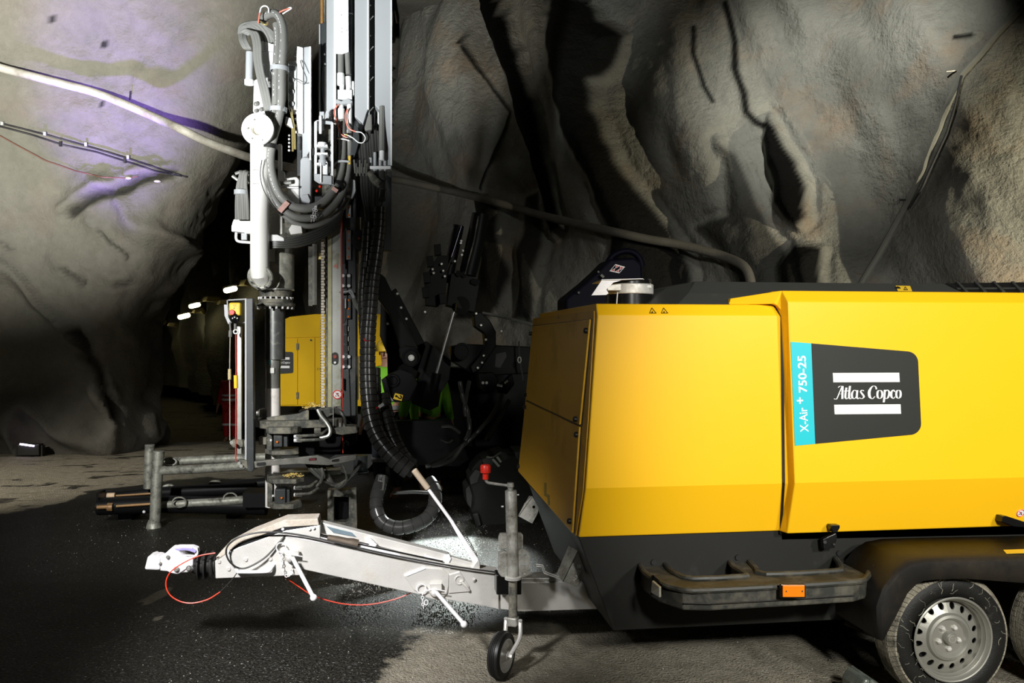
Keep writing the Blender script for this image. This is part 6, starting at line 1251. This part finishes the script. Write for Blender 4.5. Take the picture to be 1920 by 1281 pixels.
on_rock('rusty_wire', [(-30, 240), (0, 255), (40, 277), (85, 301), (140, 320), (190, 332), (240, 334), (258, 331)], .009, M('rusty_wire_mat', (.16, .07, .05), .6), 'thin rusty wire sagging below the black cables on left wall', 'wire')
for i, (x, y) in enumerate(((4, 232), (84, 251), (161, 271), (240, 295))):
    p = ray_hit(x, y, .08); o = B().box(p, (.035, .03, .05)).obj('cable_clip', MASTL, None); tag(o, 'pale clip holding the upper black cable, %s along it' % ('first', 'second', 'third', 'fourth')[i] + ' from the left', 'clip', 'pale cable clips on the left wall')
for i, (x, y) in enumerate(((113, 270), (234, 301))):
    p = ray_hit(x, y, .08); o = B().box(p, (.03, .03, .07)).obj('cable_clip', BLK, None); tag(o, ('left' if i == 0 else 'right') + ' dark clip on the lower black cable of the left wall', 'clip')
GC = M('shotcreted_cable', (.13, .13, .11), .8, var=.2, bump=.4, bs=60)
on_rock('grouted_hose', [(1960, -30), (1915, 15), (1870, 62), (1835, 105), (1803, 140), (1780, 190), (1765, 230), (1745, 280), (1722, 340), (1700, 385), (1678, 425), (1650, 475), (1620, 524), (1600, 560)], .036, GC, 'hose sprayed over with concrete running diagonally down the right wall', 'hose', off=.02)
on_rock('hanging_cable', [(1803, 142), (1790, 200), (1775, 250), (1752, 300), (1730, 350), (1705, 390)], .012, CB, 'thin dark cable beside the sprayed-over hose on the right wall', 'cable', off=.06)
p = ray_hit(1695, 375, .10); br_ = thing('hose_bracket', 'small dark bracket crossing the sprayed-over hose on the right wall', 'bracket', p)
dirx = RT
B().tube([p - dirx * .11, p + dirx * .13], .012, 6).obj('bracket_rod', CB, br_); B().tube([p + Vector((-.06, 0, -.04)), p + Vector((-.06, 0, .05))], .009, 6).obj('bracket_nut', CB, br_)
p = ray_hit(243, 180, .08); tag(B().tube([p + Vector((0, 0, -.06)), p + Vector((.01, 0, .07))], .01, 6).obj('pipe_hanger', CB, None), 'small dark hanger above the bend of the pale pipe', 'hanger')
p = ray_hit(1783, 134, .05); tag(B().tube([p - RT * .05, p + RT * .05 + Vector((0, 0, .01))], .01, 6).obj('rock_bolt', STEEL, None), 'short rock bolt stub beside the diagonal hose on the right wall', 'bolt')
for i, (x, y) in enumerate(((240, 334), (295, 340))):
    p = ray_hit(x, y, .04); tag(B().ball(p, .035, 8, (1.5, 1, .6)).obj('rock_chip', M('white_rock', (.6, .58, .5), .8), None), ('pale chip on the ledge under the cables', 'pale chip at the right end of the cable ledge')[i], 'rock chip')
# ---- LED uplight on the floor
p = gnd(57, 856); p.y -= .0
lp = thing('floor_uplight', 'small black LED floodlight with violet strip on the floor by the left wall', 'lamp', (p.x, p.y, 0))
B().box((p.x, p.y - .0, .10), (.30, .16, .16)).obj('lamp_housing', BLK, lp, bevel=.01)
B().box((p.x - .01, p.y - .09, .175), (.19, .02, .022), ry=.16).obj('lamp_strip', EM('violet_led', (.75, .62, 1), 9), lp)
B().box((p.x - .17, p.y, .08), (.02, .1, .16)).box((p.x + .17, p.y, .08), (.02, .1, .16)).obj('lamp_yoke', BLK, lp, kind='stuff')
spot('uplight_beam', (p.x + .6, p.y - 2.4, .3), at(195, 265, 12.6), 30, 1, 4200, (.36, .22, 1), .15)
# ---- tunnel lamps
TL = EM('tunnel_lamp_glow', (1, .90, .50), 9)
for i, (x, y, t, w) in enumerate(((432, 543, 20, .34), (365, 573, 24, .34), (345, 593, 27, .42), (279, 615, 31, .50))):
    p = depth_pt(x, y, t); tl_ = thing('tunnel_lamp', ('glowing tunnel lamp, highest and nearest the mast', 'glowing tunnel lamp, second from the mast along the tunnel roof', 'glowing tunnel lamp, third from the mast, below the second', 'glowing tunnel lamp farthest left and lowest in the tunnel')[i], 'lamp', p, 'lamps in the tunnel')
    B().box(p, (w * .9, .2, w * .36), ry=-.26).obj('lamp_tube', TL, tl_, bevel=w * .15); B().box(p + Vector((0, 0.05, w * .22)), (w, .22, .05), ry=-.26).obj('lamp_housing', BLK, tl_)
    l = bpy.data.lights.new('tunnel_bulb', 'POINT'); l.energy = .7; l.color = (1, .78, .22); l.shadow_soft_size = .15; lo_ = bpy.data.objects.new('tunnel_bulb', l); COL.objects.link(lo_); lo_.location = p + Vector((0, -.35, -.25))
    # the rock roof ledge each lamp hangs under
    b = B(); rr_ = random.Random(i + 5); base = p + Vector((.55, .4, .12)); n_ = 9
    for a_ in range(3):
        pts = [base + Vector((.55 * a_ - .3 + .28 * math.cos(6.283 * k_ / n_) * (1 + rr_.uniform(-.3, .3)), .35 * math.sin(6.283 * k_ / n_), -.06 * a_ + .05 * rr_.uniform(-1, 1))) for k_ in range(n_)]
        b.prism(pts, (0.05, 0, .12))
    ro = b.obj('roof_rock', M('tunnel_rock', (.30, .26, .14), .9, var=.4, vs=6), None, kind='structure')
# ---- people
def person(name, label, base, facing, jacket, trousers, cap, cap_mat, bend=0., hgt=1.78, band=None):
    base = Vector(base); s = hgt / 1.78; R = Matrix.Rotation(facing, 3, 'Z')
    t = thing(name, label, 'person', base)
    def W(x, y, z): return base + R @ Vector((x, y, z)) * s
    def sk(nm, V, E, rad, mat, par=t):
        me = bpy.data.meshes.new(nm); me.from_pydata([W(*v) for v in V], E, []); o = bpy.data.objects.new(nm, me); COL.objects.link(o)
        m_ = o.modifiers.new('skin', 'SKIN'); me.skin_vertices.new() if not me.skin_vertices else None
        for i, r in enumerate(rad): me.skin_vertices[0].data[i].radius = (r * s, r * s) if not isinstance(r, tuple) else (r[0] * s, r[1] * s)
        me.skin_vertices[0].data[0].use_root = True
        sb_ = o.modifiers.new('sub', 'SUBSURF'); sb_.levels = 1; sb_.render_levels = 1; m_.use_smooth_shade = True
        me.materials.append(mat); adopt(o, par) if par else None; return o
    V = [(0, 0, .95), (0, 0, 1.15), (0, 0, 1.38), (0, 0, 1.50), (0, .01, 1.60), (0, .02, 1.70),
         (.19, 0, 1.42), (.24, .02, 1.13), (.25, .12, .90), (.255, .16, .82), (-.19, 0, 1.42), (-.24, .02, 1.13), (-.25, .12, .90), (-.255, .16, .82),
         (.10, 0, .90), (.11, .02, .50), (.11, -.02, .08), (.11, .12, .04), (-.10, 0, .90), (-.11, .02, .50), (-.11, -.02, .08), (-.11, .12, .04)]
    E = [(0, 1), (1, 2), (2, 3), (3, 4), (4, 5), (2, 6), (6, 7), (7, 8), (8, 9), (2, 10), (10, 11), (11, 12), (12, 13), (0, 14), (14, 15), (15, 16), (16, 17), (0, 18), (18, 19), (19, 20), (20, 21)]
    rad = [.13, .13, .15, .055, .085, .085, .07, .05, .035, .035, .07, .05, .035, .035, .095, .065, .045, .04, .095, .065, .045, .04]
    for sg, w in ((1, 9), (-1, 13)):                        # four fingers and a thumb
        for k_ in range(4):
            i = len(V); V += [(sg * .255, .155 + .014 * k_, .76), (sg * .25, .165 + .014 * k_, .725 + .006 * abs(k_ - 1.5))]; E += [(w, i), (i, i + 1)]; rad += [.009, .008]
        i = len(V); V += [(sg * .235, .20, .79), (sg * .225, .215, .765)]; E += [(w, i), (i, i + 1)]; rad += [.010, .009]
    sk('body', V, E, rad, SKIN)
    J = [(0, 0, .93), (0, 0, 1.15), (0, 0, 1.36), (0, 0, 1.47), (.19, 0, 1.42), (.24, .02, 1.13), (.25, .12, .92), (-.19, 0, 1.42), (-.24, .02, 1.13), (-.25, .12, .92)]
    jo = sk('jacket', J, [(0, 1), (1, 2), (2, 3), (2, 4), (4, 5), (5, 6), (2, 7), (7, 8), (8, 9)], [.175, .165, .18, .08, .095, .07, .055, .095, .07, .055], jacket)
    sk('trousers', [(0, 0, .92), (.10, 0, .88), (.11, .02, .50), (.11, -.02, .12), (-.10, 0, .88), (-.11, .02, .50), (-.11, -.02, .12)], [(0, 1), (1, 2), (2, 3), (0, 4), (4, 5), (5, 6)], [.14, .115, .085, .07, .115, .085, .07], trousers)
    if band:
        for z, r in ((1.02, .20), (1.12, .195)): B().lathe([(0, r * s), (.045 * s, r * s)], W(0, 0, z), (0, 0, 1), 24).obj('reflective_band', band, t)
        for sg in (1, -1): B().lathe([(0, .095 * s), (.05 * s, .095 * s)], W(sg * .11, .0, .42), (0, 0, 1), 16).obj('reflective_band', band, t)
    if cap == 'helmet': B().lathe([(-.01, .15 * s), (0, .135 * s), (.05 * s, .13 * s), (.10 * s, .10 * s), (.135 * s, .05 * s), (.14 * s, 0)], W(0, .02, 1.68), (0, 0, 1), 24).obj('helmet', cap_mat, t, smooth=True)
    else: B().ball(W(0, 0, 1.70), .11 * s, 14, (1, 1, .8)).obj('hair', cap_mat, t, smooth=True)
    for sg in (-1, 1): B().ball(W(sg * .033, .105, 1.665), .012 * s, 8).obj('eye', WHT, t); B().ball(W(sg * .095, .02, 1.65), .022 * s, 8, (.5, .8, 1.3)).obj('ear', SKIN, t)
    B().ball(W(0, .115, 1.64), .017 * s, 8, (.8, 1, 1.3)).obj('nose', SKIN, t); B().box(W(0, .105, 1.60), (.05 * s, .01, .01)).obj('mouth', M('lip', (.3, .1, .08), .5), t)
    return t
BAND = M('reflective_band_mat', (.85, .83, .8), .4)
p = depth_pt(432, 640, 18.5)
person('person', 'distant person in red workwear with reflective bands in the tunnel', (p.x, p.y, -.56), math.radians(160), REDF, REDF, 'hair', NAVY, band=BAND, hgt=1.62)
p = gnd(724, 637 + 1.68 * 1600 / 9.0)
person('person', 'person in yellow helmet and lime vest half hidden behind the wrapped hoses', (p.x + .02, p.y, 0), math.radians(150), LIME, NAVY, 'helmet', YST, band=M('grey_band', (.3, .3, .3), .5), hgt=1.66)
p = gnd(806, 637 + 1.68 * 1600 / 9.4)
person('person', 'person in lime workwear standing behind the dark rig arm', (p.x, p.y, 0), math.radians(200), LIME, NAVY, 'hair', NAVY, hgt=1.5)
# ---- folded clear plastic by the tyre (wheel chock)
p = gnd(1655, 1300); ckv = B(); rn = random.Random(2)
prof = [(0, 0), (.20, 0), (.20, .03), (.07, .125), (.03, .135), (0, .09)]
ck = ckv.prism([Vector((at(1612, 1281, 3.62).x + x, 3.62, z)) for x, z in prof], (0, .16, 0)).obj('wheel_chock', M('dull_green_chock', (.10, .115, .10), .35, var=.5, vs=22, bump=.6, bs=14), None, bevel=.01)
tag(ck, 'dull grey-green wheel chock on the floor in front of the trailer wheel', 'wheel chock')
for k_ in range(4): B().prism([Vector((at(1612, 1281, 3.62).x + .05 + .035 * k_, 3.615, .14 - .024 * k_ - .008)), Vector((at(1612, 1281, 3.62).x + .06 + .035 * k_, 3.615, .135 - .024 * k_))] + [Vector((at(1612, 1281, 3.62).x + .03 + .035 * k_, 3.615, .01)), Vector((at(1612, 1281, 3.62).x + .02 + .035 * k_, 3.615, .01))], (0, .17, 0)).obj('chock_rib', MATS['dull_green_chock'], ck)
# ---- work lamp on the rig that grazes the wet floor
spot('rig_work_lamp', at(905, 800, 8.05) + Vector((0, -.35, .3)), gnd(850, 1045), 50, .6, 600, (.93, 1, .97), .03)

# ---- pale grit, dense where it imitates sparkle in the wet glare, sparse elsewhere
gr = B(); rg = random.Random(11)
G1 = [(742, 1062), (735, 1030), (770, 1000), (815, 975), (850, 955), (905, 962), (918, 980), (900, 1010), (905, 1040), (880, 1075), (800, 1075)]
G2 = [(770, 1190), (790, 1150), (840, 1110), (895, 1110), (900, 1150), (865, 1185), (810, 1196)]; G3 = [(630, 1160), (665, 1080), (740, 1090), (730, 1130), (690, 1175)]
def inpoly(x, y, P):
    c = False
    for (x0, y0), (x1, y1) in zip(P, P[1:] + P[:1]):
        if (y0 > y) != (y1 > y) and x < (x1 - x0) * (y - y0) / (y1 - y0) + x0: c = not c
    return c
for i in range(6500):
    if i < 5000: x, y = rg.choice(((rg.uniform(740, 915), rg.uniform(955, 1065)), (rg.uniform(775, 900), rg.uniform(1110, 1190)), (rg.uniform(640, 740), rg.uniform(1075, 1185)))); c = gnd(x, y)
    else: c = Vector((rg.uniform(-3.2, 3.0), rg.uniform(3.2, 9), 0))
    if i < 5000 and not any(inpoly(x + rg.gauss(0, 9), y + rg.gauss(0, 5), g_) for g_ in (G1, G2, G3)): continue
    if i < 5000 and x < 745 and rg.random() < .7: continue
    s_ = rg.uniform(.002, .0055) * (1.15 if i < 5000 else 1); a = rg.uniform(0, 6.28); c.z = .035 * 0 + s_ * .2
    vs = [c + Vector((math.cos(a + k_ * 2.1) * s_, math.sin(a + k_ * 2.1) * s_ * .8, 0)) for k_ in range(3)] + [c + Vector((0, 0, s_ * 1.1))]
    gr.add(vs, [(0, 1, 3), (1, 2, 3), (2, 0, 3)])
FLM = bpy.data.objects['floor']
for i, v in enumerate(gr.v):
    if i % 4 == 0:
        ok, loc, nr, ix = FLM.ray_cast(Vector((v[0], v[1], 1)), Vector((0, 0, -1))); dz = loc.z if ok else 0
    gr.v[i] = (v[0], v[1], v[2] + dz)
gr.obj('glint_grit', M('pale_glint_grit', (.34, .33, .28), .5, var=.5, vs=90), FLM, kind='stuff')
